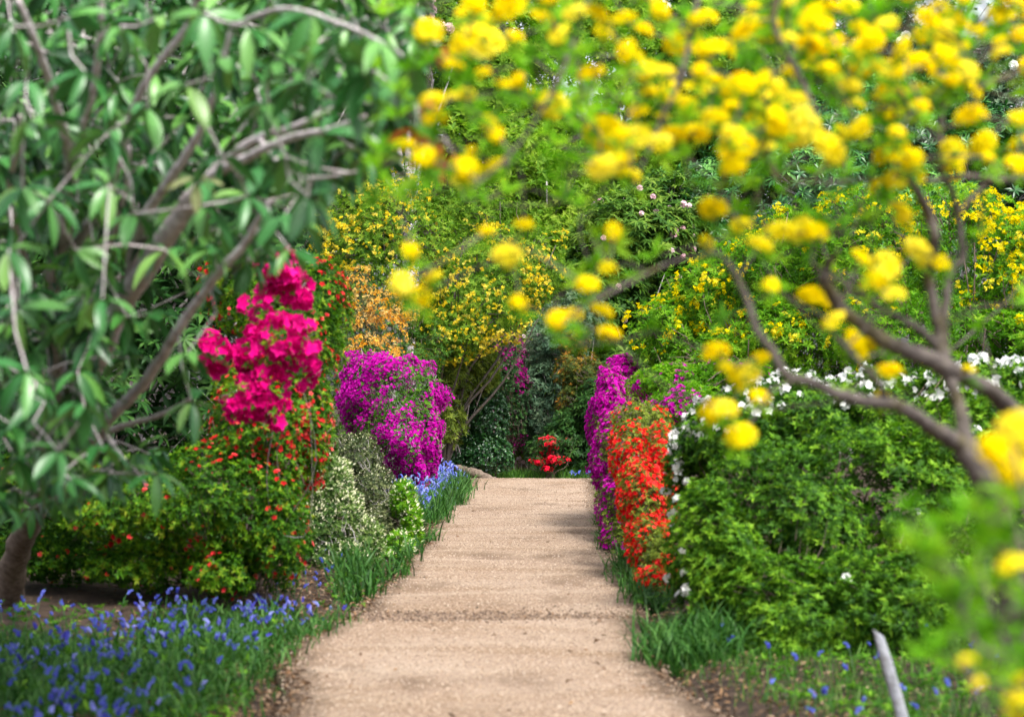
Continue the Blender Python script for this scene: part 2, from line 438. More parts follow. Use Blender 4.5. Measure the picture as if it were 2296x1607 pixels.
co_o = fl_mat('coral_petal', COR, obj=True); co_s = fl_mat('coral_petal_small', COR)
RED = [(.42, .003, .004), (.70, .009, .010), (.82, .025, .025), (.86, .10, .085)]
re_o = fl_mat('scarlet_petal', RED, obj=True); re_s = fl_mat('scarlet_petal_small', RED)
CRI = [(.55, .004, .015), (.75, .01, .04), (.85, .03, .08)]
cr_o = fl_mat('crimson_petal', CRI, obj=True)
MAG = [(.30, .0, .06), (.52, .001, .13), (.64, .003, .19), (.74, .02, .28)]
ma_o = fl_mat('magenta_petal', MAG, obj=True)
PUR = [(.17, .0, .11), (.36, .001, .24), (.50, .004, .35), (.60, .05, .46)]
pu_s = fl_mat('purple_petal', PUR); pu_d = fl_mat('plum_petal', [(.10, .0, .05), (.22, .002, .12), (.36, .015, .21)])
WHI = [(.72, .72, .66), (.85, .85, .84), (.90, .90, .90)]
wh_o = fl_mat('white_petal', WHI, obj=True); wh_s = fl_mat('white_petal_small', WHI)
PNK = [(.70, .38, .46), (.82, .60, .66), (.88, .78, .80)]
pk_o = fl_mat('pale_pink_petal', PNK, obj=True)
BUD = [(.42, .45, .22), (.62, .62, .40), (.72, .72, .55)]
bud_m = fl_mat('pale_bud', BUD, trans=.2)

g_bright = leaf_mat('leaf_bright', [(.045, .15, .006), (.09, .26, .008), (.15, .34, .012), (.24, .40, .02)], trans=.45)
g_near = leaf_mat('leaf_lime', [(.07, .22, .006), (.12, .34, .008), (.18, .42, .012), (.28, .48, .02)], trans=.5)
g_azalea = leaf_mat('leaf_azalea', [(.02, .075, .006), (.045, .15, .008), (.085, .23, .010), (.15, .31, .02)], trans=.35)
g_white = leaf_mat('leaf_white_azalea', [(.015, .055, .005), (.044, .13, .008), (.095, .23, .011), (.20, .37, .022)], trans=.35)
g_coral = leaf_mat('leaf_fresh', [(.014, .055, .004), (.035, .12, .005), (.075, .20, .007), (.15, .28, .010), (.20, .25, .014)], trans=.35)
g_dark = leaf_mat('leaf_dark', [(.008, .030, .008), (.016, .06, .012), (.03, .09, .016), (.055, .13, .024)], rough=.45, trans=.2)
g_airy = leaf_mat('leaf_airy', [(.055, .14, .009), (.10, .22, .013), (.17, .30, .02), (.27, .38, .04)], trans=.45)
g_gloss = leaf_mat('leaf_gloss', [(.010, .045, .014), (.018, .075, .018), (.03, .11, .02), (.06, .17, .025)], rough=.28, spec=.6, trans=.2)
g_mid = leaf_mat('leaf_mid', [(.025, .075, .012), (.05, .13, .016), (.09, .19, .02), (.17, .27, .035)], trans=.38)
g_olive = leaf_mat('leaf_olive', [(.055, .085, .015), (.10, .15, .018), (.17, .23, .025), (.26, .31, .05)], trans=.35)
g_grey = leaf_mat('leaf_grey', [(.03, .05, .02), (.06, .085, .03), (.11, .135, .05), (.19, .21, .09)], trans=.25)
g_greyg = leaf_mat('leaf_budding', [(.03, .075, .018), (.06, .12, .025), (.11, .19, .04), (.20, .27, .08)], trans=.3)
g_rhodo = leaf_mat('leaf_rhodo', [(.006, .040, .009), (.014, .088, .016), (.04, .17, .026), (.12, .30, .045)], rough=.40, spec=.5, trans=.10)
g_rhodo_o = leaf_mat('leaf_rhodo_single', [(.012, .075, .016), (.022, .125, .024), (.045, .18, .04), (.12, .29, .06), (.28, .36, .035)], rough=.38, spec=.55, trans=.12, obj_rnd=True)
g_cream = leaf_mat('leaf_cream', [(.40, .44, .20), (.52, .55, .28)], trans=.3)
g_deadl = leaf_mat('leaf_dead', [(.25, .07, .015), (.42, .13, .02), (.50, .20, .04)], trans=.3, tcol=(1, .8, .5), obj_rnd=True)
g_sage = leaf_mat('leaf_sage', [(.03, .07, .04), (.06, .115, .065), (.10, .165, .09), (.16, .22, .13)], rough=.4, trans=.2)
g_pieris = leaf_mat('leaf_pieris', [(.05, .09, .02), (.10, .13, .02), (.25, .15, .02), (.45, .19, .03)], trans=.3)
g_grass = leaf_mat('grass_blade', [(.014, .06, .007), (.028, .10, .010), (.05, .16, .016), (.12, .25, .03)], rough=.5, spec=.2, trans=.35)
g_strap = leaf_mat('strap_leaf', [(.012, .05, .008), (.022, .085, .012), (.04, .13, .02), (.10, .22, .05)], rough=.5, spec=.2, trans=.3)

# ------------------------------------------------------------------ ground and path
def path_c(y): return .01646 * y - .295
def path_bump(x, y):
    q = np.stack([x * .55, y * 1.15, 0 * x], -1)
    a = .013 * noise(q, 1, 1) + .010 * noise(q, 2.3, 4) + .004 * noise(q, 5.5, 6)
    a = a - .030 * np.exp(-((y - 14.75 - .12 * np.sin(x * 1.3)) / .17) ** 2) + .022 * np.exp(-((y - 14.25 - .12 * np.sin(x * 1.3)) / .22) ** 2)
    a = a - .022 * np.exp(-((y - 19.2 + .25 * x) / .16) ** 2) * (1 / (1 + np.exp(-(x - .0) * 5))) + .016 * np.exp(-((y - 18.8 + .25 * x) / .3) ** 2) * (1 / (1 + np.exp(-(x - .0) * 5)))
    return a
def drop(y): return np.where(y > 33.6, -.06 * np.clip(y - 33.6, 0, 6), 0)
def half_l(y): return .95 + .30 * np.exp(-((y - 12.9) / 1.6) ** 2) + .07 * noise(np.stack([0 * y, y, 0 * y], -1), 1.1, 2)
def half_r(y): return .93 + .25 * np.exp(-((y - 10.2) / 1.0) ** 2) + .05 * noise(np.stack([0 * y + 5, y, 0 * y], -1), 1.1, 3)
def ground_z(x, y):
    dx = x - path_c(y); inside = np.clip(1.0 - np.maximum(dx - half_r(y), -dx - half_l(y)) / .25, 0, 1)
    z = .02 + .03 * noise(np.stack([x, y, 0 * x], -1), .9, 4) + .02 * np.clip(np.abs(dx) - 1, 0, 6)
    z = z * (1 - inside) - .07 * inside
    return z + drop(y)
xs = np.unique(np.concatenate([np.linspace(-70, -8, 25), np.linspace(-8, 8, 161), np.linspace(8, 70, 25)]))
ys = np.unique(np.concatenate([np.linspace(-12, 6, 10), np.linspace(6, 40, 200), np.linspace(40, 160, 40)]))
X, Y = np.meshgrid(xs, ys); V = np.stack([X, Y, ground_z(X, Y)], -1).reshape(-1, 3)
def grid_q(ny, nx):
    i = np.arange(ny - 1)[:, None] * nx + np.arange(nx - 1)[None]
    return np.stack([i, i + 1, i + nx + 1, i + nx], -1).reshape(-1, 4)
g = Geo(); g.add(V, None, grid_q(len(ys), len(xs))); link('ground', g.mesh('ground', soil_m, smooth=True), kind='structure')
yp = np.concatenate([np.linspace(1, 9, 20), np.linspace(9.05, 36, 620), np.linspace(36.1, 42, 30)]); tt = np.linspace(0, 1, 49)
Y = np.repeat(yp[:, None], 49, 1)
hl, hr = half_l(yp)[:, None], half_r(yp)[:, None]
X = path_c(Y) - hl + (hl + hr) * tt[None]
edge = np.minimum(tt, 1 - tt)[None]
Z = path_bump(X, Y) * np.clip(edge * 12, .25, 1) - .05 * np.clip(1 - edge * 26, 0, 1) + .006 + drop(Y)
g = Geo(); g.add(np.stack([X, Y, Z], -1), None, grid_q(len(yp), 49), R=np.broadcast_to(np.clip(1 - edge * 5.5, 0, 1), X.shape).ravel())
link('path', g.mesh('path', path_m, smooth=True), kind='structure')

def path_z(x, y): return path_bump(x, y) + .006 + drop(y)
# gravel: loose stones, denser in the groove and along the edges
n = 26000
y = 9.5 + 24.5 * rng.random(n) ** 1.5; tq = rng.random(n); x = path_c(y) - half_l(y) + (half_l(y) + half_r(y)) * tq
g = Geo(); s = rng.uniform(.003, .0075, n) 
g.inst(PEB, np.stack([x, y, path_z(x, y) + .001], -1), frames_z(rand_dirs(n)), s)
tag(link('gravel', g.mesh('gravel', stone_m), kind='stuff'), 'fine pale tan gravel scattered over the sandy path', 'gravel')
n = 8200
y = np.where(rng.random(n) < .62, 14.75 + rng.normal(0, .13, n), 10 + rng.random(n) * 24); y = np.clip(y, 9.6, 34)
side = rng.random(n); tq = rng.random(n)
far = np.abs(y - 14.75) > .6; tq = np.where(far, np.where(side < .5, np.abs(rng.normal(0, .05, n)), 1 - np.abs(rng.normal(0, .05, n))), tq); tq = np.clip(tq, .01, .99)
x = path_c(y) - half_l(y) + (half_l(y) + half_r(y)) * tq
g = Geo(); g.inst(PEB, np.stack([x, y, path_z(x, y) + .003], -1), frames_z(rand_dirs(n)), np.where(far, rng.uniform(.004, .010, n), rng.uniform(.005, .013, n)))
tag(link('dark_gravel', g.mesh('dark_gravel', stone_dark_m), kind='stuff'), 'coarse dark gravel gathered in the groove across the path and its edges', 'gravel')

LEAF = t_leaf(); LEAF2 = t_leaf2(); LANCE = t_leaf(w=.24, fold=.05); ROUND = t_leaf(w=.55, fold=.08, droop=.1)
RH = t_bigleaf(.30, .05, .36); RHM = t_leaf(w=.27, fold=.03, droop=.2)
# leaf litter on the soil beside the path
n = 16000
y = 9.3 + 15 * rng.random(n) ** 1.4; sd_ = rng.random(n) < .62
off = np.abs(rng.normal(0, .75, n)); x = np.where(sd_, path_c(y) - half_l(y) + .12 - off, path_c(y) + half_r(y) - .08 + off)
g = Geo(); M = frames_x(nrm(np.stack([rng.normal(size=n), rng.normal(size=n), rng.normal(0, .25, n)], -1)), nrm(np.stack([rng.normal(0, .4, n), rng.normal(0, .4, n), np.ones(n)], -1)))
gzz = np.maximum(ground_z(x, y), np.where((x > path_c(y) - half_l(y) + .03) & (x < path_c(y) + half_r(y) - .03), path_z(x, y) - .004, -9))
g.inst(LEAF2, np.stack([x, y, gzz + .008 + .012 * rng.random(n)], -1), M, rng.uniform(.018, .055, n))
m_ = 2600; y2 = np.where(rng.random(m_) < .45, 14.75 + rng.normal(0, .14, m_), 10 + 23 * rng.random(m_)); t2_ = rng.random(m_)
t2_ = np.where(np.abs(y2 - 14.75) > .45, np.where(t2_ < .55, np.abs(rng.normal(0, .06, m_)), 1 - np.abs(rng.normal(0, .05, m_))), t2_).clip(.01, .99); x2 = path_c(y2) - half_l(y2) + (half_l(y2) + half_r(y2)) * t2_
M = frames_x(nrm(np.stack([rng.normal(size=m_), rng.normal(size=m_), rng.normal(0, .2, m_)], -1)), nrm(np.stack([rng.normal(0, .4, m_), rng.normal(0, .4, m_), np.ones(m_)], -1)))
g.inst(LEAF2, np.stack([x2, y2, path_z(x2, y2) + .006], -1), M, rng.uniform(.012, .035, m_))
tag(link('leaf_litter', g.mesh('leaf_litter', litter_m), kind='stuff'), 'dark brown leaf mulch on the soil beside the path', 'leaf litter')

# ------------------------------------------------------------------ background trees
def bgtree(label, x, d, blobs, mat, nleaf, L, leaf=LEAF2, m=6, trunk=.16, seed=0, name='tree', flowers=(), thr=-.45, keep=None, lump=.22, elev=65, cat='tree'):
    X0 = (x - 1148) / F * d; base = np.array([X0, d, float(drop(np.array(d)))])
    t = thing(name, label, cat, base)
    P, N = sample_crown(blobs, nleaf, .28, lump, lf=3.5, back=.3, seed=seed, thr=thr, nf=.9)
    if keep is not None: k = keep(to_px(P), P); P, N = P[k], N[k]
    A = nrm(N + [0, 0, .6] + rng.normal(size=N.shape) * .4)
    R = np.clip(.5 + .5 * noise(P, 1.0, seed + 4) + rng.normal(0, .15, len(P)), 0, 1)
    g = Geo(); rosettes(g, leaf, P, A, m, L * rng.uniform(.75, 1.25, len(P)), elev=elev, R=R)
    link('crown', g.mesh('crown', mat, base), t, kind='stuff')
    g = Geo()
    top = np.mean([b[0] for b in blobs], 0)
    for q in range(3):
        off = np.array([rng.normal(0, .15), rng.normal(0, .15), 0])
        tube(g, [base + off, base * .6 + top * .4 + rng.normal(size=3) * .25, top + rng.normal(size=3) * .8], [trunk, trunk * .75, trunk * .3], 7, wob=.1)
    for b in blobs:
        for _ in range(4):
            e = b[0] + b[1] * rand_dirs(1)[0] * .9
            s0 = base * .45 + top * .55; tube(g, [s0, (s0 + e) / 2 + rng.normal(size=3) * .3, e], [trunk * .4, trunk * .25, .015], 5)
    i = rng.choice(len(P), 260); c = np.array([b[0] for b in blobs]); ci = ((P[i][:, None] - c[None]) ** 2).sum(-1).argmin(1)
    sticks(g, P[i] * .45 + c[ci] * .55, P[i], .016, .005)
    link('trunk', g.mesh('trunk', bark_grey, base), t)
    for f in flowers: bloom(t, name, base, blobs, seed=seed, **f)
    return t

TR_PINK = tmpl_mesh('pink_truss', t_truss(9, .6, .6, FL), pk_o)
TR_WHITE = tmpl_mesh('white_truss', t_truss(9, .6, .6, FL), wh_o)
def gaps(pp, P):
    """openings in the far crowns where the sky shows"""
    ok = np.ones(len(pp), bool)
    for (cx, cy, r) in ((1250, 200, 45), (1300, 235, 38), (1190, 215, 30), (1530, 180, 34), (1160, 70, 26), (2130, 40, 60), (2220, 20, 60), (2060, 20, 40), (1430, 150, 26), (2290, 90, 40), (1960, 110, 26), (1400, 260, 16), (1500, 12, 20)):
        q = ((pp - [cx, cy]) / [r * 1.3, r]); ok &= ((q * q).sum(1) > 1 + .9 * noise(P, 2.5, 1)) | (rng.random(len(pp)) < .18)
    return ok
bgtree('tall green tree closing the view behind the yellow shrubs over the path', 1000, 52, [blob(1000, 170, 52, 240, 260, 3), blob(1050, 420, 51, 260, 200, 3), blob(800, 350, 52, 220, 250, 3)], g_airy, 15000, .16, seed=1, keep=gaps)
bgtree('open leafy tree with white sky showing through its crown', 1380, 56, [blob(1330, 180, 56, 240, 300, 3), blob(1500, 60, 57, 200, 240, 3), blob(1380, 450, 55, 260, 200, 3)], g_airy, 14000, .16, seed=2, keep=gaps)
bgtree('grey green tree behind the upper yellow azalea flowers', 1750, 54, [blob(1700, 260, 54, 260, 280, 3), blob(1850, 80, 55, 260, 220, 3)], g_mid, 13000, .18, leaf=RHM, seed=3, keep=gaps)
bgtree('pink flowered tree rising beside the dead orange leaves', 900, 44, [blob(890, 40, 44, 90, 80, 1.2), blob(960, 120, 44, 70, 70, 1)], g_mid, 1800, .12, leaf=RHM, seed=6,
       flowers=(dict(n=150, size=.12, meshes=[TR_PINK], part='blossom', singles=110, mask=lambda p: np.where((p[:, 0] > 860) & (p[:, 1] < 75), .95, .05)),))
bgtree('thin grey tree with bare twigs and much sky behind', 2150, 50, [blob(2120, 120, 50, 230, 200, 2.5), blob(2260, 260, 50, 180, 220, 2.5)], g_sage, 9000, .14, seed=4, keep=gaps, thr=-.3,
       flowers=(dict(n=260, size=.15, meshes=[TR_WHITE], part='blossom', singles=140, mask=lambda p: np.where((p[:, 1] > 60) & (p[:, 1] < 330) & (p[:, 0] > 1850), .6, .05)),))
bgtree('dark broad tree in deep shade behind the big rhododendron', 300, 46, [blob(250, 250, 46, 420, 420, 4), blob(620, 250, 47, 300, 350, 3), blob(150, 650, 45, 400, 300, 3), blob(620, 560, 46, 250, 250, 3)], g_dark, 15000, .2, leaf=RHM, seed=5)
bgtree('rounded light green tree behind the centre of the path end', 1260, 50, [blob(1230, 560, 50, 150, 240, 2), blob(1120, 760, 49, 220, 200, 2), blob(1330, 800, 49, 200, 220, 2)], g_airy, 11000, .13, seed=6, name='tree')
bgtree('dense green tree behind the yellow hedge of azaleas', 1900, 44, [blob(1850, 480, 44, 320, 220, 3), blob(2200, 500, 44, 240, 260, 3), blob(1600, 560, 45, 220, 220, 3), blob(1950, 330, 46, 300, 160, 3)], g_rhodo, 13000, .17, leaf=RHM, m=8, elev=80, seed=7)

def bs(x, d, z=0.0): return [(x - 1148) / F * d, d, z + float(drop(np.array(float(d))))]

# ------------------------------------------------------------------ shrubs round the path end
YT = [tmpl_mesh('yellow_truss_%d' % i, t_truss(n, .55, .55), ye_o) for i, n in enumerate((7, 8, 6))]
PYT = [tmpl_mesh('soft_yellow_truss_%d' % i, loose_truss(n, .34, .9, t_flower(wid=.30, depth=.9, curl=.3), .45), py_o) for i, n in enumerate((5, 6, 4, 3, 7))]
ORT = [tmpl_mesh('apricot_truss_%d' % i, loose_truss(n, .34, .9, t_flower(wid=.30, depth=.9, curl=.3), .45), or_o) for i, n in enumerate((5, 6, 4, 3))]
PYS = (*t_truss(5, .55, .6)[:3],)

shrub('rhododendron', 'pale pink flowered rhododendron with drooping whorled leaves, high behind the yellow hedge', 'shrub', bs(1420, 42),
      [blob(1420, 560, 42, 150, 130, 1.6), blob(1350, 660, 41.5, 110, 120, 1.4), blob(1500, 500, 42.5, 120, 120, 1.4), blob(1400, 780, 41.8, 140, 120, 1.4)],
      RHM, 2600, 9, .17, g_mid, elev=85, up=1.2, seed=2, stems=14, bark=bark_grey, stem_r=.03,
      flowers=(dict(n=70, size=.075, meshes=TR_PINK, part='flower_truss', singles=34, mask=lambda p: np.where(p[:, 1] < 660, .75, .15)),))
shrub('rhododendron', 'tall grey green rhododendron at the far end of the path', 'shrub', bs(1255, 39),
      [blob(1250, 800, 39, 75, 110, 1), blob(1235, 930, 38.6, 75, 120, 1), blob(1280, 980, 38.2, 70, 100, .9), blob(1310, 720, 39.5, 60, 70, .9)],
      RHM, 3300, 7, .085, g_sage, elev=72, seed=3, stems=12, bark=bark_grey)
shrub('pink_azalea', 'pale pink azalea with yellow green leaves in the gap behind the path end', 'shrub', bs(1170, 40),
      [blob(1165, 850, 40, 55, 110, .8), blob(1180, 960, 39.6, 60, 90, .8), blob(1160, 1010, 39.4, 50, 60, .7), blob(1215, 790, 40, 45, 45, .6)],
      LEAF2, 2100, 6, .055, g_olive, seed=4, stems=16, thr=-.2,
      flowers=(dict(n=420, size=.05, meshes=TR_PINK, part='flower_truss', singles=160, mask=lambda p: np.where((p[:, 1] < 900) | (p[:, 0] > 1150), .8, .3)),))
shrub('plum_azalea', 'sparse plum coloured azalea in shade behind the round glossy shrub', 'shrub', bs(1110, 38),
      [blob(1110, 850, 38, 70, 90, .9), blob(1060, 930, 37.6, 70, 100, .9), blob(1150, 900, 38.2, 45, 110, .8), blob(1130, 790, 38.4, 50, 50, .7)],
      LEAF2, 2500, 6, .045, g_dark, seed=5, stems=18, thr=-.2,
      flowers=(dict(n=2300, size=.020, meshes=None, singles=0, stuff=(FL, pu_d), thr=.0, nf=3, shell=.2, svar=.3),))
shrub('azalea', 'olive green leafy azalea with long narrow leaves beside the purple mound', 'shrub', bs(1030, 35.2),
      [blob(1015, 840, 35, 65, 75, .8), blob(990, 930, 34.6, 55, 100, .8), blob(1065, 830, 35.4, 55, 60, .7)],
      LANCE, 1700, 8, .085, g_olive, elev=58, seed=6, stems=14, bark=bark_grey)
shrub('glossy_shrub', 'rounded dark glossy evergreen shrub where the path ends', 'shrub', bs(1080, 35.6),
      [blob(1090, 940, 35.5, 52, 75, .6), blob(1085, 1020, 35.3, 65, 55, .7), blob(1055, 990, 35.6, 60, 70, .6), blob(1025, 1030, 35.2, 45, 45, .5)],
      ROUND, 3300, 7, .042, g_gloss, elev=58, shell=.14, lump=.12, thr=-.8, seed=7, stems=10)
shrub('pieris', 'orange tipped pieris shrub with layered shoots at the path end', 'shrub', bs(1300, 37.3),
      [blob(1285, 830, 37.2, 45, 45, .5), blob(1300, 900, 37, 50, 45, .5), blob(1290, 770, 37.4, 35, 35, .4), blob(1325, 860, 36.8, 35, 60, .4)],
      LANCE, 1300, 8, .055, g_pieris, elev=55, seed=1, stems=12, thr=-.3, nf=4)
shrub('rhododendron', 'dark low rhododendron behind the crimson flowers', 'shrub', bs(1290, 36.6),
      [blob(1290, 990, 36.4, 65, 75, .7), blob(1240, 1020, 36.6, 60, 50, .6), blob(1330, 930, 36.2, 40, 80, .6)],
      RHM, 1700, 7, .085, g_dark, elev=75, seed=2, stems=10)
CRM = [tmpl_mesh('crimson_flower', FL, cr_o, FL_RT)]
shrub('crimson_azalea', 'small crimson azalea flowering brightly at the far path edge', 'shrub', bs(1235, 35.4),
      [blob(1232, 995, 35.3, 30, 14, .3), blob(1205, 1032, 35.2, 20, 10, .25), blob(1250, 1030, 35.2, 26, 9, .25), blob(1215, 1012, 35.3, 24, 11, .25), blob(1270, 992, 35.4, 26, 8, .25), blob(1228, 1050, 35.2, 12, 8, .2)],
      LEAF2, 420, 6, .04, g_dark, seed=3, stems=12, stem_r=.008,
      flowers=(dict(n=360, size=.036, meshes=CRM, part='flower', singles=300, shell=.2, thr=-.3, nf=5, lump=.3, mask=lambda p: np.where(p[:, 0] < 1250, .95, .4)),))
shrub('yellow_azalea', 'large spreading pale yellow azalea with fine light leaves arching over the path end', 'shrub', bs(985, 34.5),
      [blob(880, 560, 34, 170, 150, 1.3), blob(1080, 640, 34.4, 160, 150, 1.2), blob(790, 480, 34.2, 110, 100, 1), blob(1000, 470, 35, 170, 110, 1.2), blob(1180, 600, 34.8, 90, 120, 1), blob(1010, 740, 34, 110, 70, .8)],
      LANCE, 6200, 7, .062, g_airy, elev=62, seed=4, stems=18, bark=bark_dark, stem_r=.032, thr=-.25, nf=1.3,
      flowers=(dict(n=1700, size=.050, meshes=PYT, part='flower_truss', singles=300, svar=.4, thr=-.25, nf=1.4, mask=lambda p: np.where(p[:, 1] > 480, .9, .3), stuff=(loose_truss(4, .34, .9, t_flower(wid=.30, depth=.9, curl=.3), .45), py_s)),))
shrub('azalea', 'mid green bushy azalea closing the gap behind the apricot one', 'shrub', bs(800, 33),
      [blob(800, 760, 33, 110, 150, .9), blob(860, 900, 32.6, 120, 150, .8), blob(740, 880, 32.4, 110, 170, .8), blob(930, 790, 33.2, 70, 100, .7)],
      LANCE, 2600, 7, .06, g_mid, seed=2, stems=14)
shrub('apricot_azalea', 'twiggy apricot orange azalea above the purple mound', 'shrub', bs(810, 30.5),
      [blob(855, 720, 29.8, 75, 60, .6), blob(800, 660, 30.4, 50, 60, .5), blob(900, 690, 30, 45, 45, .5), blob(830, 790, 29.4, 70, 40, .5)],
      LEAF2, 900, 6, .035, g_grey, seed=5, stems=26, bark=bark_brown, stem_r=.006, thr=-.1, core=.05,
      flowers=(dict(n=560, size=.05, meshes=ORT, part='flower_truss', singles=300, thr=-.3, nf=2.5, shell=.2),))

# ------------------------------------------------------------------ purple mound with its bluebells
shrub('purple_azalea', 'big purple azalea mound bulging over the far bluebells', 'shrub', bs(900, 28.6),
      [blob(885, 900, 28.4, 108, 115, .8), blob(915, 985, 28, 72, 95, .7), blob(835, 850, 28.6, 62, 70, .6), blob(950, 900, 28.2, 45, 80, .5), blob(945, 1055, 27.8, 26, 55, .35), blob(850, 960, 28.2, 70, 70, .5), blob(962, 985, 27.9, 34, 85, .4)],
      LEAF2, 4600, 6, .028, g_azalea, seed=6, stems=24, bark=bark_grey, stem_r=.010, thr=-.9, lump=.34,
      flowers=(dict(n=15500, size=.0190, meshes=None, singles=0, stuff=(FL, pu_s), shell=.14, thr=-.30, nf=4.4, svar=.35, lump=.34),
               dict(n=120, size=.022, meshes=[tmpl_mesh('crimson_small', FL, cr_o, FL_RT)], part='crimson_flower', singles=60, mask=lambda p: np.where((p[:, 0] > 950) & (p[:, 1] > 1020), 1, 0)),))
# ------------------------------------------------------------------ pale bud shrubs by the path
BUDT = (*t_leaf(w=.5, fold=.25, droop=0)[:3],)
BUDF = (np.array([[.25, 0, 0], [-.12, .2, 0], [-.12, -.2, 0], [0, 0, 1.0]]), np.array([[0, 1, 3], [1, 2, 3], [2, 0, 3]]), None)
bud_o = fl_mat('pale_bud_single', BUD, trans=.2, obj=True)
BUDM = [tmpl_mesh('cream_bud', BUDF, bud_o)]
buds = lambda n, mk=None, s=.02: dict(n=n, size=s, meshes=BUDM, singles=0, stuff=((BUDF[0], BUDF[1], None, np.full(4, .5)), bud_m), shell=.08, mask=mk, thr=-.5, nf=3, svar=.4)
shrub('budding_azalea', 'grey green azalea with tiny brown buds, behind the creamy budded one', 'shrub', bs(840, 21.4),
      [blob(800, 1035, 21.2, 58, 70, .5), blob(840, 1110, 20.8, 58, 68, .5), blob(770, 1050, 21.3, 60, 75, .5), blob(872, 1175, 20.4, 46, 60, .4), blob(830, 1200, 20.2, 60, 60, .4)],
      LEAF2, 5200, 6, .026, g_grey, seed=7, stems=24, bark=bark_grey, stem_r=.01, flowers=(buds(1500, s=.014),))
shrub('budding_azalea', 'pale green azalea covered in creamy white buds beside the coral flowers', 'shrub', bs(745, 18.6),
      [blob(742, 1090, 18.5, 55, 72, .45), blob(760, 1165, 18.4, 66, 78, .45), blob(715, 1180, 18.3, 52, 70, .4), blob(815, 1215, 18.4, 55, 55, .4), blob(770, 1250, 18.0, 70, 36, .4)],
      LEAF2, 4600, 6, .028, g_greyg, seed=1, stems=20, bark=bark_grey, stem_r=.01, flowers=(buds(2600, lambda p: np.where(p[:, 1] < 1160, .95, .35), .021),))
shrub('white_budded_azalea', 'small fresh green azalea with white buds at the path edge', 'shrub', bs(905, 20.3),
      [blob(905, 1120, 20.2, 30, 45, .3), blob(922, 1180, 20, 26, 55, .3), blob(895, 1230, 19.6, 38, 40, .3), blob(850, 1265, 19, 42, 30, .3), blob(800, 1300, 17.6, 40, 22, .3)],
      LEAF, 1500, 6, .03, g_bright, seed=2, stems=12, stem_r=.008, flowers=(buds(260, None, .028),))

# ------------------------------------------------------------------ coral azalea under the big rhododendron
CORM = [tmpl_mesh('coral_flower', FL, co_o, FL_RT), tmpl_mesh('coral_flower_pair', t_truss(2, .55, .8, FL), co_o)]
shrub('coral_azalea', 'tall coral red azalea with fresh green leaves behind the magenta flowers', 'shrub', bs(560, 15.9),
      [blob(655, 770, 16, 118, 150, .9), blob(600, 960, 15.6, 140, 170, .9), blob(500, 1130, 15.2, 180, 150, .8), blob(630, 1190, 15, 72, 140, .6), blob(300, 1130, 15.2, 190, 110, .8), blob(560, 660, 16.4, 120, 110, .8), blob(150, 1080, 15.6, 150, 100, .8), blob(500, 1280, 14.9, 90, 60, .5), blob(330, 1265, 15.3, 170, 55, .6), blob(130, 1240, 15.8, 150, 70, .7), blob(700, 960, 15.6, 50, 140, .5), blob(722, 680, 16.3, 72, 105, .6)],
      LEAF, 13000, 6, .036, g_coral, seed=3, stems=34, bark=bark_brown, stem_r=.010, thr=-.75, nf=4.5,
      flowers=(dict(n=5200, size=.0195, meshes=CORM, part='flower', singles=300, shell=.12, thr=-.4, nf=2.6, stuff=(FL, co_s), svar=.3,
                    mask=lambda p: np.clip(.05 + np.where(p[:, 1] < 900, .38, .8) * (p[:, 0] > 570) + .25 * ((p[:, 0] > 420) & (p[:, 0] < 570)), .05, .95)),))

shrub('rhododendron', 'dark shaded rhododendron thicket between the coral azalea and the big grey limbs', 'shrub', bs(150, 20),
      [blob(120, 900, 20, 330, 330, 1.4), blob(430, 760, 20.5, 240, 330, 1.3), blob(-150, 700, 20, 300, 500, 1.4), blob(250, 450, 21, 330, 330, 1.5), blob(560, 480, 22, 160, 260, 1.3), blob(-60, 250, 21, 300, 380, 1.5), blob(330, 120, 22, 330, 300, 1.5), blob(650, 200, 23, 160, 260, 1.2), blob(250, 1150, 19.5, 330, 130, 1.2), blob(-200, 1150, 19, 300, 200, 1.2)],
      RHM, 4300, 8, .15, g_dark, elev=88, up=1.2, seed=5, stems=30, bark=bark_grey, stem_r=.035, thr=-.9)
shrub('rhododendron', 'broad dark rhododendron beyond the outer end of the white azalea', 'shrub', bs(2800, 18.5),
      [blob(2720, 800, 19, 330, 400, 1.3), blob(3100, 700, 20, 350, 480, 1.4), blob(2800, 1100, 18, 350, 200, 1.2), blob(3450, 850, 19, 330, 420, 1.3)],
      RHM, 2600, 8, .15, g_dark, elev=88, up=1.2, seed=6, stems=16, bark=bark_grey, stem_r=.03, thr=-.9)
# magenta azalea in front of it
MAGM = [tmpl_mesh('magenta_flower_%d' % i, t_truss(n, .5, .75, t_flower(depth=.35, wid=.62, curl=.05)), ma_o) for i, n in enumerate((3, 4, 2))]
mblobs = [blob(632, 605, 13.2, 48, 42, .22), blob(672, 660, 13.3, 26, 50, .2), blob(600, 690, 13.2, 50, 45, .22), blob(640, 765, 13.0, 72, 60, .28), blob(675, 805, 13.1, 34, 62, .22),
          blob(590, 800, 13.0, 55, 45, .22), blob(545, 890, 12.9, 50, 48, .22), blob(600, 860, 13, 48, 46, .22), blob(625, 930, 12.9, 24, 30, .15), blob(480, 790, 13.0, 34, 46, .2), blob(560, 905, 13, 60, 26, .2)]
mag = shrub('magenta_azalea', 'slender azalea with hot magenta flowers hanging in front of the coral azalea', 'shrub', bs(610, 15.3),
            mblobs, LEAF, 300, 6, .032, g_coral, seed=4, stems=3, stem_r=.004, core=0, bark=bark_grey,
            flowers=(dict(n=215, size=.056, meshes=MAGM, part='flower', singles=260, shell=.18, thr=-2, nf=3, svar=.25, mask=lambda p: np.where(p[:, 0] < 525, .45, .93)),))
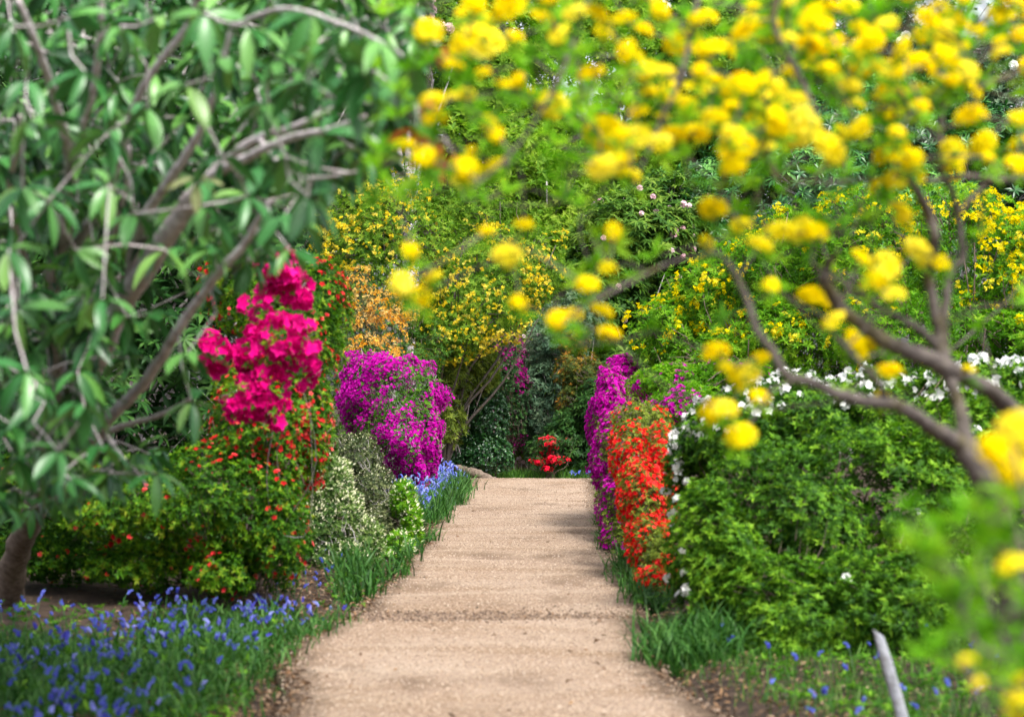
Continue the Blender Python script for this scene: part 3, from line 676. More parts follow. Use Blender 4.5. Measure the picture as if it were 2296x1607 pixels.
# ------------------------------------------------------------------ purple and scarlet azaleas on the other side
shrub('purple_azalea', 'upright purple azalea beside the scarlet one at the path edge', 'shrub', bs(1385, 22),
      [blob(1370, 940, 23, 48, 115, .6), blob(1372, 1050, 22, 50, 125, .5), blob(1410, 900, 23.5, 75, 55, .6), blob(1382, 1150, 21, 50, 100, .45), blob(1386, 1220, 20.2, 42, 58, .35), blob(1392, 835, 24, 40, 42, .4)],
      LEAF2, 3200, 6, .026, g_olive, seed=5, stems=20, stem_r=.01, thr=-.6,
      flowers=(dict(n=8200, size=.020, meshes=None, singles=0, stuff=(FL, pu_s), shell=.15, thr=-.05, nf=4.2, lump=.24, svar=.25),))
REDM = [tmpl_mesh('scarlet_flower', FL, re_o, FL_RT), tmpl_mesh('scarlet_flower_pair', t_truss(2, .55, .8, FL), re_o)]
shrub('scarlet_azalea', 'scarlet azalea hedge between the purple and the white azalea', 'shrub', bs(1440, 17.6),
      [blob(1425, 1040, 18.4, 60, 100, .5), blob(1440, 1140, 17.6, 56, 110, .5), blob(1455, 1240, 17, 52, 85, .45), blob(1440, 950, 19.2, 68, 50, .6), blob(1480, 1080, 18, 40, 130, .5), blob(1480, 1270, 16.7, 40, 70, .35), blob(1465, 1305, 16.4, 42, 36, .3)],
      LEAF2, 4200, 6, .026, g_olive, seed=6, stems=20, stem_r=.01, thr=-.7,
      flowers=(dict(n=3000, size=.021, meshes=REDM, part='flower', singles=300, stuff=(FL, re_s), shell=.12, thr=-.25, nf=5, svar=.3,
                    mask=lambda p: np.where(p[:, 1] < 985, .42, .95)),))
shrub('pink_azalea', 'low leafy azalea specked with rose pink at the foot of the yellow hedge', 'shrub', bs(1560, 21),
      [blob(1520, 860, 21, 110, 42, .8), blob(1640, 850, 20.6, 90, 45, .7), blob(1560, 910, 20, 100, 50, .7)],
      LEAF2, 3200, 6, .036, g_bright, seed=7, stems=12,
      flowers=(dict(n=620, size=.022, meshes=None, singles=0, stuff=(FL, pu_s), thr=-.0, nf=3.2),))
YSM = [tmpl_mesh('yellow_small_truss_%d' % i, loose_truss(n, .26, .75, t_flower(wid=.36, depth=.8, curl=.3), .48), ye_o) for i, n in enumerate((6, 8, 5, 4))]
hedge = dict(seed=1, stems=34, bark=bark_brown, stem_r=.025, thr=-.5, nf=1.3)
shrub('yellow_azalea', 'wide green azalea hedge dotted with small yellow flower balls behind the white azalea', 'shrub', bs(1720, 23.2),
      [blob(1500, 760, 24, 110, 110, .9), blob(1620, 690, 24, 140, 150, 1), blob(1760, 640, 23.4, 160, 170, 1.1), blob(1800, 780, 22.6, 190, 130, 1), blob(1640, 820, 22.8, 150, 90, .9)],
      LANCE, 6200, 7, .06, g_bright, elev=58, **hedge,
      flowers=(dict(n=470, size=.05, meshes=YSM, part='flower_truss', singles=220, thr=-.25, nf=2, svar=.45, shell=.1, mask=lambda p: np.where(p[:, 1] < 760, .8, .2)),))
shrub('yellow_azalea', 'taller azalea hedge with many yellow flowers beyond the brown branches', 'shrub', bs(2130, 22),
      [blob(1960, 590, 22.4, 170, 170, 1.1), blob(2140, 580, 22, 180, 180, 1.1), blob(2270, 640, 21.6, 140, 180, 1), blob(2080, 760, 21.2, 220, 120, 1), blob(2280, 800, 20.8, 140, 110, .9)],
      LANCE, 5600, 7, .06, g_bright, elev=58, **{**hedge, 'seed': 2},
      flowers=(dict(n=620, size=.052, meshes=YSM, part='flower_truss', singles=280, thr=-.25, nf=2, svar=.45, shell=.1, mask=lambda p: np.where(p[:, 1] < 640, .85, .2)),))
# ------------------------------------------------------------------ white azalea
WHM = [tmpl_mesh('white_flower_%d' % i, t_truss(n, .5, .75, FL), wh_o) for i, n in enumerate((2, 3, 1))]
def wmask(p):
    x, y = p[:, 0], p[:, 1]
    top = np.interp(x, [1450, 1520, 1600, 1700, 1800, 2000, 2296], [960, 900, 860, 830, 795, 790, 750])
    a = np.where((y < top + 120) & (x > 1540), .42, 0) + np.where((x < 1545) & (y < 1110), .8, 0) + np.where((x < 1545) & (y >= 1110), .10, 0)
    return np.clip(a + .005, 0, 1)
shrub('white_azalea', 'massive dark green azalea with white flowers along its top beside the path', 'shrub', bs(1850, 14.2),
      [blob(1560, 1080, 15.2, 70, 150, .5), blob(1660, 1000, 15.2, 150, 130, .8), blob(1600, 1260, 13.8, 110, 190, .7), blob(1800, 940, 15.6, 190, 110, .9), blob(1990, 930, 15.8, 200, 110, .9), blob(2200, 880, 15.6, 170, 90, .8),
       blob(1760, 1180, 14.2, 200, 220, .9), blob(1960, 1150, 14.4, 230, 230, .9), blob(2190, 1080, 14.6, 200, 240, .9), blob(1790, 1380, 13.2, 200, 150, .8), blob(2030, 1370, 13, 220, 150, .8), blob(2240, 1330, 13.2, 160, 190, .8)],
      LEAF, 14500, 7, .042, g_white, seed=3, stems=36, bark=bark_brown, stem_r=.012, thr=-.48, nf=4.2, back=.12, lump=.24, under=.35,
      flowers=(dict(n=3600, size=.036, meshes=WHM, part='flower', singles=300, stuff=(FL, wh_s), mask=wmask, thr=-.6, nf=2.2, svar=.3),))

# ------------------------------------------------------------------ grass, strap leaves, bluebells
def tufts(name, label, mat, spots, nb, L, lv=.35, w=.035, curve=(.25, .9), kind='stuff', cat='grass', rad=.07):
    """blades in tufts at spots (N,2)"""
    g = Geo(); n = len(spots)
    for c in np.linspace(curve[0], curve[1], 4):
        m = max(1, nb // 4); k = np.repeat(spots, m, 0) + rng.normal(0, rad, (n * m, 2))
        a = rng.uniform(0, 6.28, len(k)); z = np.zeros(len(k)); lean = rng.normal(0, .22, (len(k), 2))
        Z = nrm(np.stack([lean[:, 0], lean[:, 1], np.ones(len(k))], -1)); Xd = np.stack([np.cos(a), np.sin(a), z], -1)
        Yd = nrm(np.cross(Z, Xd)); Xd = np.cross(Yd, Z)
        s = L * rng.uniform(1 - lv, 1 + lv, len(k))
        zz = np.where((k[:, 0] > path_c(k[:, 1]) - half_l(k[:, 1])) & (k[:, 0] < path_c(k[:, 1]) + half_r(k[:, 1])), path_z(k[:, 0], k[:, 1]), ground_z(k[:, 0], k[:, 1])) - .01
        tm = t_strap(c, w); g.inst(tm, np.stack([k[:, 0], k[:, 1], zz], -1), np.stack([Xd, Yd, Z], -1), s)
    o = link(name, g.mesh(name, mat), kind='stuff'); tag(o, label, cat); return o

def spots_px(poly_fn, n): return poly_fn(n)
def band(side, y0, y1, w0, w1, n, pw=1.0, lo=-.1):
    """random spots beside the path: side -1 / +1, distance from its edge lo..w"""
    y = y0 + (y1 - y0) * rng.random(n) ** pw; t = rng.random(n); w_ = w0 + (w1 - w0) * (y - y0) / (y1 - y0)
    d = lo + (w_ - lo) * t
    x = np.where(side < 0, path_c(y) - half_l(y) - d, path_c(y) + half_r(y) + d)
    return np.stack([x, y], -1)

s_ = band(-1, 9.4, 14.4, 2.0, 2.6, 900); s_ = s_[(noise(np.c_[s_, 0 * s_[:, 0]], 1.6, 2) > -.35) & ~((s_[:, 0] < -2.1) & (s_[:, 1] > 12.9))]
e_ = -(s_[:, 0] - (path_c(s_[:, 1]) - half_l(s_[:, 1]))); s_ = s_[(e_ > np.interp(s_[:, 1], [9.4, 11.5, 12.6, 14.4], [.42, .18, -.02, -.06]))]
tufts('strap_leaf_bed', 'green strap leaves of bluebells and grass beside the near path', g_strap, s_, 18, .17, w=.06, rad=.10, curve=(.5, 1.4))
tufts('grass', 'thin green grass growing among the near bluebells', g_grass, s_, 10, .10, w=.035, rad=.13, curve=(.5, 1.5))
s_ = band(-1, 15.8, 17.8, .2, .45, 20, lo=-.05)
tufts('strap_leaf_clump', 'fresh strap leaf clump below the creamy budded azalea', g_strap, s_, 22, .27, w=.055, rad=.07, curve=(.3, 1.2))
s_ = band(-1, 18.4, 21.5, .06, .12, 13, lo=-.1)
tufts('strap_leaf_edge', 'dark strap leaves hanging onto the path under the white budded azalea', g_strap, s_, 18, .25, w=.05, rad=.05, curve=(.4, 1.3))
s_ = band(-1, 23.4, 30.5, .2, .3, 80, lo=-.12)
tufts('bluebell_leaf_bed', 'long arching bluebell leaves under the big purple mound', g_strap, s_, 30, .30, w=.04, rad=.08)
s_ = band(1, 12.3, 13.6, .3, .45, 26, lo=-.06)
tufts('daffodil_leaf_clump', 'dark green strap leaf clump leaning over the path below the scarlet azalea', g_strap, s_, 34, .28, w=.045, rad=.09, curve=(.4, 1.3))
s_ = band(1, 15.2, 24.5, .1, .22, 70, lo=-.10)
tufts('strap_leaf_fringe', 'grey green strap leaf fringe along the scarlet and purple azaleas', g_strap, s_, 20, .20, w=.05, rad=.06, curve=(.4, 1.3))
s_ = band(1, 9.6, 12.6, 1.9, 2.4, 300, lo=.1)
s_ = s_[(s_[:, 0] - path_c(s_[:, 1]) > np.interp(s_[:, 1], [9.6, 10.8, 12.6], [1.75, 1.35, 1.05]))]
tufts('grass', 'green grass strip at the foot of the white azalea', g_grass, s_, 14, .13, w=.035, rad=.11)
s_ = np.stack([rng.uniform(-2, 3.2, 330), rng.uniform(35.2, 38.5, 330)], -1)
tufts('grass', 'bright grass strip just beyond the end of the path', g_grass, s_, 24, .22, w=.04, rad=.1)
# low green leaves creeping over the path edges
def creepers(name, label, spots, L, mat, m=5):
    g = Geo(); P = np.c_[spots, np.maximum(ground_z(spots[:, 0], spots[:, 1]), 0) + rng.uniform(.015, .06, len(spots))]
    rosettes(g, LEAF, P, nrm(np.array([0, 0, 1.0]) + rng.normal(size=P.shape) * .35), m, L, elev=65)
    tag(link(name, g.mesh(name, mat), kind='stuff'), label, 'ground cover')
creepers('ground_cover', 'small fresh leaves creeping over the soil at the path margin', np.concatenate([band(-1, 15, 34, .25, .5, 520, lo=-.05), band(1, 15, 34, .2, .35, 420, lo=-.08)]), .03, g_azalea)
creepers('ground_cover', 'low green weeds between the near bluebells and the bark mulch', np.concatenate([band(-1, 9.6, 14.6, 1.6, 2.2, 600, lo=.15), band(1, 9.6, 13, 1.6, 2.2, 420, lo=.35)]), .045, g_azalea)

blue_m = leaf_mat('bluebell', [(.03, .035, .28), (.055, .07, .44), (.10, .125, .56), (.22, .25, .72)], rough=.6, spec=.2, trans=.35, tcol=(1, 1, 1), obj_rnd=True)
stem_m = leaf_mat('bluebell_stem', [(.04, .12, .04), (.09, .18, .07)], trans=.2, obj_rnd=True)
BELL = (lambda a: (np.vstack([[[0, 0, 0]], np.c_[np.cos(a) * .30, np.sin(a) * .30, np.full(5, -.35)], np.c_[np.cos(a) * .45, np.sin(a) * .45, np.full(5, -1.0)]]),
        np.array([[0, 1 + j, 1 + (j + 1) % 5] for j in range(5)]), np.array([[1 + j, 6 + j, 6 + (j + 1) % 5, 1 + (j + 1) % 5] for j in range(5)])))(np.arange(5) * 1.2566)
def bluebell_geo(g1, g2, h, nb):
    """stem into g1, hanging bells into g2 (unit metres, base at the origin)"""
    pts = np.array([[0, 0, 0], [.01, 0, h * .5], [.025, 0, h * .85], [.06, 0, h]])
    P = tube(g1, pts, [.0035, .003, .0025, .0015], 4, sub=3)
    k = np.linspace(.68, .98, nb); i = (k * (len(P) - 1)).astype(int); a = np.arange(nb) * 2.2 + rng.uniform(0, 6)
    off = np.stack([np.cos(a), np.sin(a), 0 * a], -1) * .012
    ax = nrm(np.stack([np.cos(a) * .45, np.sin(a) * .45, np.full(nb, .9)], -1))
    g2.inst(BELL, P[i] + off, frames_z(ax), np.linspace(.022, .014, nb), R=rng.uniform(.2, .8, nb))
BBS, BBF = [], []
for i, (h, nb) in enumerate(((.19, 7), (.15, 5), (.21, 8), (.17, 6))):
    g1, g2 = Geo(), Geo(); bluebell_geo(g1, g2, h, nb)
    BBS.append(g1.mesh('bluebell_stem_%d' % i, stem_m)); BBF.append(g2.mesh('bluebell_head_%d' % i, blue_m))
    if i == 0: FAR = (g1, g2)
def bluebells(spots, label, group):
    for i, (x, y) in enumerate(spots):
        z = float(ground_z(np.array(x), np.array(y)))
        inside = path_c(y) - half_l(np.array(y)) < x < path_c(y) + half_r(np.array(y))
        if inside: z = float(path_z(np.array(x), np.array(y)))
        o = link('bluebell', BBS[i % 4], loc=(x, y, z)); o.rotation_euler = (rng.normal(0, .12), rng.normal(0, .12), rng.uniform(0, 6.28))
        k = rng.uniform(.6, 1.0); o.scale = (k, k, k); tag(o, label, 'bluebell', group)
        link('flower_head', BBF[i % 4], parent=o)
s_ = band(-1, 9.3, 14.6, 2.0, 2.7, 520, lo=.0)
s_ = s_[(noise(np.c_[s_, 0 * s_[:, 0]], 2.4, 5) > -.30)]
e_ = -(s_[:, 0] - (path_c(s_[:, 1]) - half_l(s_[:, 1]))); s_ = s_[(e_ > np.interp(s_[:, 1], [9.4, 11.5, 12.6, 14.4], [.5, .25, .06, .0]))][:240]
bluebells(s_, 'bluebell in the near bed in front of the coral azalea', 'bluebells in the near bed')
s_ = band(1, 9.5, 13.6, 1.7, 1.6, 44, lo=.2); bluebells(s_, 'bluebell in the grass at the foot of the white azalea', 'bluebells below the white azalea')
s_ = np.concatenate([band(-1, 15.4, 18, .6, .7, 22, lo=.2), band(1, 17.5, 22, .25, .3, 16, lo=.02)])
bluebells(s_, 'bluebell between strap leaves along the middle of the path', 'bluebells along the middle of the path')
# smaller and half hidden bluebells of the near bed
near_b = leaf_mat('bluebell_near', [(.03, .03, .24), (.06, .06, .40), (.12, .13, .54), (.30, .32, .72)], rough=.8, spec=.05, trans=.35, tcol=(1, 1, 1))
s_ = band(-1, 9.3, 14.8, 2.0, 2.8, 1000, lo=.05); s_ = s_[noise(np.c_[s_, 0 * s_[:, 0]], 2.1, 6) > -.15]
e_ = -(s_[:, 0] - (path_c(s_[:, 1]) - half_l(s_[:, 1]))); s_ = s_[e_ > np.interp(s_[:, 1], [9.3, 11.5, 12.6, 14.8], [.6, .3, .1, .05])]
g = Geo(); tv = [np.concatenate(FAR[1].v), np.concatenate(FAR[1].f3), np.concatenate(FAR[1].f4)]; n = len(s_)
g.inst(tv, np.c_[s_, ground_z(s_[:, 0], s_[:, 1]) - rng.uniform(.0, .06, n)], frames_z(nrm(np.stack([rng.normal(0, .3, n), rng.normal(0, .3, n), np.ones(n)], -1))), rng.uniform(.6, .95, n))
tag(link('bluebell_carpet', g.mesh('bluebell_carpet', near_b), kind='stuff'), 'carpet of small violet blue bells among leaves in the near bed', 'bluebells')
# the dense far patch
g = Geo()
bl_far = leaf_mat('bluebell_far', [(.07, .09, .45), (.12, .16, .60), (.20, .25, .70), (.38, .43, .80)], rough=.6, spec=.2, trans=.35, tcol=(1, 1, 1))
tv = [np.concatenate(FAR[1].v), np.concatenate(FAR[1].f3), np.concatenate(FAR[1].f4)]
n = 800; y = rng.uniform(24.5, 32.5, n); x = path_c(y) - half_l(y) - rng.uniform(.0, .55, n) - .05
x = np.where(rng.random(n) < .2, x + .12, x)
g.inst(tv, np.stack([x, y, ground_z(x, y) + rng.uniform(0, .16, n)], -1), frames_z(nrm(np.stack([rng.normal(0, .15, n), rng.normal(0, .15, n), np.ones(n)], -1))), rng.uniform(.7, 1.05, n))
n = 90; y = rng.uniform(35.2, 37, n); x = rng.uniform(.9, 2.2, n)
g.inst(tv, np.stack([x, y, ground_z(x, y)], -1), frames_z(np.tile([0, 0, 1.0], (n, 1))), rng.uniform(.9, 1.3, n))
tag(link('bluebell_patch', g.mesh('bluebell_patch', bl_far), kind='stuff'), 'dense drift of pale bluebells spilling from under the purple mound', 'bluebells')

# fallen petals and leaves on the path
FLF = tmpl_mesh('fallen_leaf_shape', t_leaf(.5, .12, .2), leaf_mat('fallen_leaf', [(.06, .03, .02), (.16, .08, .04), (.28, .17, .08)], trans=.1, obj_rnd=True))
for i in range(90):
    y = 10.5 + 22 * rng.random() ** 1.2; t_ = rng.random(); t_ = t_ if rng.random() < .45 else (abs(rng.normal(0, .07)) if rng.random() < .6 else 1 - abs(rng.normal(0, .06)))
    t_ = min(max(t_, .02), .98); x = path_c(y) - float(half_l(np.array(y))) + 1.86 * t_
    o = link('fallen_leaf', FLF, loc=(x, y, float(path_z(np.array(x), np.array(y))) + .008)); k = rng.uniform(.03, .07); o.scale = (k, k, k)
    o.rotation_euler = (rng.normal(0, .3), rng.normal(0, .3), rng.uniform(0, 6.28)); tag(o, 'small brown fallen leaf lying on the sandy path', 'leaf', 'fallen leaves on the path')

# pale log at the foot of the glossy shrub
base = np.array(bs(1062, 33.8)); base[2] = float(ground_z(np.array(base[0]), np.array(base[1]))) + .07
g = Geo(); tube(g, [[-.26, .12, .15], [-.05, .0, .10], [.16, -.06, .03], [.34, -.1, -.04]], [.055, .07, .065, .05], 9, wob=.12)
o = link('fallen_log', g.mesh('fallen_log', bark_brown), loc=base); tag(o, 'short brown log lying beside the far bluebells', 'log')

# ------------------------------------------------------------------ the stake in the grass
base = np.array(bs(2036, 9.6)); base[2] = float(ground_z(np.array(base[0]), np.array(base[1])))
topP = px(1969, 1418, 9.55)
stake_m = noise_mat('weathered_wood', [((40, 40, 3), 5, .35, .65, (.22, .23, .26), (.36, .37, .41)), (12, 3, .55, .7, None, (.16, .16, .17))], bump=.4, bscale=60, rough=.7)
ax = nrm(topP - base); L_ = np.linalg.norm(topP - base); Mx = frames_z(ax[None])[0]
Mx = np.stack([nrm(np.cross([0, 1.0, 0], ax)), nrm(np.cross(ax, np.cross([0, 1.0, 0], ax))), ax], -1)
hw, hd, c_ = .024, .022, .005
prof = np.array([[-hw + c_, -hd], [hw - c_, -hd], [hw, -hd + c_], [hw, hd - c_], [hw - c_, hd], [-hw + c_, hd], [-hw, hd - c_], [-hw, -hd + c_]])
rings = []
for z_, k in ((-.25, 1), (L_ * .5, 1), (L_ - .12, .98), (L_ - .02, .74), (L_, .68)):
    q = np.c_[prof * k, np.full(8, z_)]; 
    if z_ > L_ - .03: q[:, 2] += -(prof[:, 0] / hw) * .02
    rings.append(q @ Mx.T)
V = np.concatenate(rings); q = np.array([[r * 8 + j, r * 8 + (j + 1) % 8, r * 8 + 8 + (j + 1) % 8, r * 8 + 8 + j] for r in range(4) for j in range(8)])
V = np.vstack([V, V[32:40].mean(0)]); t = np.array([[32 + j, 32 + (j + 1) % 8, 40] for j in range(8)])
g = Geo(); g.add(V, t, q); o = link('wooden_stake', g.mesh('wooden_stake', stake_m), loc=base); tag(o, 'weathered pale grey stake leaning in the grass before the white azalea', 'stake')

# ------------------------------------------------------------------ big rhododendron in the near corner
rb = np.array(bs(15, 15.2)); rb[2] = float(ground_z(np.array(rb[0]), np.array(rb[1])))
rh = thing('rhododendron', 'huge near rhododendron with grey limbs and drooping dark leaves over the bluebells', 'shrub', rb)
def limb(parent, base, pts, w, mat, name='branch', sides=8, wob=.09):
    """pts: (x, y, depth), w: width in picture pixels at each point"""
    P = np.array([px(a, b, d) for a, b, d in pts]); R = np.array([w_ / 2 / F * p[2] for w_, p in zip(w, pts)])
    g = Geo(); Q = tube(g, P, R, sides, sub=6, wob=wob); link(name, g.mesh(name, mat, base, smooth=True), parent); return Q
rl = []
def RL(pts, w):
    pts = [(a, b, d if d > 11.5 else d * .965) for a, b, d in pts]; w = [q * .86 for q in w]
    rl.append(limb(rh, rb, pts, w, bark_grey))
g = Geo(); b0 = rb - np.array([0, 0, .15])
P = np.array([b0, px(30, 1270, 14.6), px(62, 1180, 14), px(100, 1080, 13.2), px(110, 1000, 12.4), px(150, 940, 11.6)])
Q = tube(g, P, [.12, .085, .075, .075, .075, .075], 10, sub=6, wob=.06); link('trunk', g.mesh('trunk', bark_brown, rb, smooth=True), rh); rl.append(Q)
RL([(150, 940, 11.6), (205, 830, 10.6), (270, 690, 9.6), (350, 570, 9.0), (430, 450, 8.6), (500, 370, 8.4), (580, 310, 8.2), (660, 285, 8.0), (760, 235, 7.8)], [70, 66, 60, 58, 52, 30, 24, 18, 10])
RL([(110, 1060, 12.6), (190, 1000, 11), (260, 920, 10), (330, 850, 9.4), (400, 740, 8.8), (440, 680, 8.6), (500, 600, 8.3), (550, 545, 8.2), (600, 450, 8.0)], [30, 34, 34, 30, 27, 25, 23, 20, 10])
RL([(150, 940, 11.6), (125, 800, 10.6), (118, 640, 9.8), (150, 500, 9.2), (158, 380, 8.8), (130, 250, 8.4), (90, 120, 8), (40, 0, 7.8)], [60, 50, 46, 40, 34, 24, 20, 16])
RL([(290, 680, 9.6), (300, 560, 9.2), (330, 480, 8.8), (390, 390, 8.4), (440, 310, 8.2), (480, 210, 8.0), (520, 60, 7.8)], [34, 30, 28, 26, 22, 18, 12])
RL([(430, 450, 8.6), (470, 400, 8.3), (560, 350, 8.0), (650, 310, 7.8), (740, 290, 7.6), (820, 260, 7.4)], [36, 28, 24, 20, 16, 8])
RL([(118, 640, 9.8), (210, 480, 9.2), (260, 380, 8.8), (300, 240, 8.4), (350, 150, 8.2), (420, 60, 8), (450, -40, 7.8)], [30, 26, 24, 20, 22, 18, 14])
RL([(125, 800, 10.6), (60, 600, 9.6), (20, 440, 8.8), (40, 330, 8.4), (45, 260, 8.2)], [30, 24, 20, 18, 10])
RL([(158, 380, 8.8), (210, 200, 8.4), (225, 60, 8.1), (230, -60, 8)], [24, 20, 18, 14])
RL([(205, 830, 10.6), (170, 690, 9.8), (240, 560, 9.2), (280, 430, 8.8), (290, 330, 8.5)], [24, 22, 18, 16, 10])
RL([(190, 1000, 11), (260, 960, 10.4), (360, 930, 9.8), (450, 880, 9.4)], [18, 15, 12, 7])
RL([(230, 960, 10.6), (270, 1020, 10.2), (300, 1050, 9.8), (330, 1090, 9.6)], [18, 14, 10, 6])
RL([(520, 60, 7.8), (640, 20, 7.4), (780, 60, 7.2), (880, 110, 7), (940, 160, 6.8)], [16, 14, 12, 10, 6])
RL([(580, 310, 8.2), (640, 380, 7.8), (700, 400, 7.6), (800, 385, 7.4)], [16, 13, 11, 6])
# leaf whorls: hand placed ones that read clearly, then the rest of the crown
hero = [(230, 670, 7.0), (60, 830, 6.9), (185, 905, 7.4), (130, 1010, 7.6), (40, 690, 7.4), (20, 560, 7.2), (245, 415, 7.2), (300, 480, 7.5), (190, 160, 6.9), (75, 270, 7), (60, 180, 7.2), (460, 460, 7.4), (690, 440, 6.9), (640, 480, 7.3), (555, 440, 7.4),
        (500, 350, 7.2), (640, 350, 7), (420, 790, 8), (430, 900, 8.4), (230, 1000, 8.4), (100, 900, 8), (350, 1060, 8.8), (240, 300, 7.6), (330, 240, 7.4), (420, 190, 7.2), (500, 130, 7), (560, 60, 6.8), (620, 130, 6.8), (690, 180, 6.7), (750, 110, 6.6), (820, 160, 6.5),
        (880, 190, 6.4), (850, 90, 6.5), (790, 250, 6.6), (720, 300, 6.8), (600, 230, 7), (30, 60, 7), (150, 40, 7), (270, 60, 7.2), (360, 40, 7), (460, 30, 6.9), (920, 130, 6.3), (700, 30, 6.6), (170, 560, 7.8), (110, 450, 7.6), (370, 560, 8), (480, 560, 8), (50, 420, 7.4), (650, 560, 7.6), (340, 700, 8.6)]
HP = np.array([px(*h) for h in hero])
n = 1380; xx = rng.uniform(-120, 960, n); yy = rng.uniform(-120, 1150, n)
lim = np.interp(yy, [-120, 200, 330, 420, 500, 600, 700, 850, 1000, 1150], [960, 930, 880, 760, 690, 560, 430, 420, 400, 120])
hole = ((xx > 120) & (xx < 470) & (yy > 700) & (yy < 1000) & (xx + (yy - 700) * .3 > 330)) | ((xx > 250) & (xx < 500) & (yy > 560) & (yy < 760) & (rng.random(n) < .7))
k = (xx < lim) & ~hole; xx, yy = xx[k], yy[k]; dd = rng.uniform(8.2, 11.6, len(xx)) - 1.3 * np.clip(xx - 500, 0, 500) / 500
RP = np.array([px(a, b, d) for a, b, d in zip(xx, yy, dd)])
def hang(P, m, L, elev=98, estd=16):
    n = len(P); A = nrm(np.array([0, -.1, 1.0]) + rng.normal(size=(n, 3)) * .38); M = frames_z(A)
    ph = np.arange(m)[None] * (6.283 / m * 1.0) + rng.uniform(0, 6.28, (n, 1)) + rng.normal(0, .2, (n, m)); el = np.radians(rng.normal(elev, estd, (n, m)))
    d = np.stack([np.sin(el) * np.cos(ph), np.sin(el) * np.sin(ph), np.cos(el)], -1); d = np.einsum('nij,nmj->nmi', M, d)
    up = A[:, None] * np.sin(el)[..., None] * .6 + d * 0 + np.einsum('nij,nmj->nmi', M, np.stack([np.cos(ph), np.sin(ph), 0 * ph], -1)) * np.clip(-np.cos(el) + .35, .1, 1)[..., None]
    d = d.reshape(-1, 3); up = up.reshape(-1, 3)
    return np.repeat(P, m, 0) + d * .015, frames_x(d, up), L * rng.uniform(.7, 1.2, n * m)
RHL = [tmpl_mesh('leaf_shape_%d' % i, t_bigleaf(w_, .06, dr), g_rhodo_o) for i, (w_, dr) in enumerate(((.34, .32), (.28, .48), (.36, .2), (.31, .4), (.25, .3)))]
a, b_, c = hang(HP, 7, .135, 114, 20)
place('leaf', RHL, rh, a, b_, c, rb)
g = Geo(); a, b_, c = hang(RP, 8, .120, 114, 22); g.inst(RH, a, b_, c)
link('foliage', g.mesh('rhododendron_foliage', g_rhodo, rb), rh, kind='stuff')
# pale new shoot, orange dead leaves
cr = tmpl_mesh('new_leaf_shape', t_bigleaf(.36, .06, .2), g_cream); a, b_, c = hang(np.array([px(440, 400, 7.2)]), 6, .105, 105, 14); place('new_leaf', cr, rh, a, b_, c, rb)
dl = tmpl_mesh('dead_leaf_shape', t_bigleaf(.36, .12, .35), g_deadl)
DP = np.array([px(*q) for q in ((985, 100, 6.2), (950, 215, 6.2), (965, 310, 6.3), (1010, 340, 6.2), (940, 290, 6.4))])
a, b_, c = hang(DP, 4, .082, 135, 20); place('dead_leaf', dl, rh, a, b_, c, rb)
# twigs that carry the whorls
def connect(tips, skel, root, g, r0=.008, r1=.004, maxd=9):
    """each tip hangs from the nearest limb point or from a tip that is nearer to the root"""
    dr = np.linalg.norm(tips - root, axis=1); order = np.argsort(dr)
    nodes = np.concatenate(skel); nd = np.linalg.norm(nodes - root, axis=1)
    N_ = list(nodes); D_ = list(nd); A, B = [], []
    arr = np.array(N_ + [np.zeros(3)] * len(tips)); darr = np.array(D_ + [1e9] * len(tips)); cnt = len(N_)
    for i in order:
        dist = np.linalg.norm(arr[:cnt] - tips[i], axis=1) + np.where(darr[:cnt] > dr[i] - .02, 5, 0)
        j = dist.argmin(); A.append(arr[j]); B.append(tips[i]); arr[cnt] = tips[i]; darr[cnt] = dr[i]; cnt += 1
    sticks(g, np.array(A), np.array(B), r0, r1)
g = Geo(); connect(np.concatenate([HP, RP, DP]), rl, rb, g, .0055, .0032)
link('twigs', g.mesh('rhododendron_twigs', bark_grey, rb), rh, kind='stuff')

# ------------------------------------------------------------------ near yellow azalea
yb = np.array(bs(2330, 6.4)); yb[2] = float(ground_z(np.array(yb[0]), np.array(yb[1])))
ya = thing('yellow_azalea', 'near yellow azalea with dark bare branches spreading over the path', 'shrub', yb)
yl = []
def YL(pts, w, name='branch'): yl.append(limb(ya, yb, pts, w, bark_dark, name, wob=.09))
g = Geo(); P = np.array([yb - [0, 0, .12], px(2325, 1700, 6.35), px(2290, 1400, 6.3), px(2245, 1170, 6.25), px(2200, 1060, 6.2), px(2160, 1002, 6.2)])
Q = tube(g, P, [.07, .06, .05, .042, .036, .032], 10, sub=6, wob=.05); link('trunk', g.mesh('trunk', bark_dark, yb, smooth=True), ya); yl.append(Q)
YL([(2160, 1002, 6.2), (2098, 963, 6.1), (2050, 930, 6.0), (2002, 905, 5.95), (1927, 896, 5.9), (1875, 882, 5.85), (1817, 857, 5.8), (1762, 838, 5.8), (1735, 792, 5.8), (1694, 734, 5.8), (1676, 675, 5.8), (1642, 603, 5.8), (1608, 566, 5.8)], [46, 38, 34, 31, 29, 26, 24, 22, 20, 19, 17, 15, 9])
YL([(1990, 903, 5.95), (1968, 857, 5.9), (1934, 819, 5.85), (1889, 771, 5.8), (1851, 727, 5.75)], [18, 15, 13, 11, 7])
YL([(2190, 1050, 6.2), (2167, 985, 6.25), (2153, 915, 6.3), (2135, 867, 6.3), (2119, 830, 6.3)], [44, 38, 32, 28, 28])
YL([(2330, 960, 6.9), (2270, 919, 6.7), (2218, 874, 6.5), (2167, 847, 6.4), (2119, 826, 6.3), (2081, 806, 6.25), (2012, 778, 6.2), (1944, 737, 6.15), (1892, 696, 6.1), (1862, 655, 6.05), (1848, 620, 6.0), (1856, 597, 6.0), (1880, 560, 5.9)], [44, 42, 38, 38, 46, 40, 36, 33, 31, 29, 27, 20, 8])
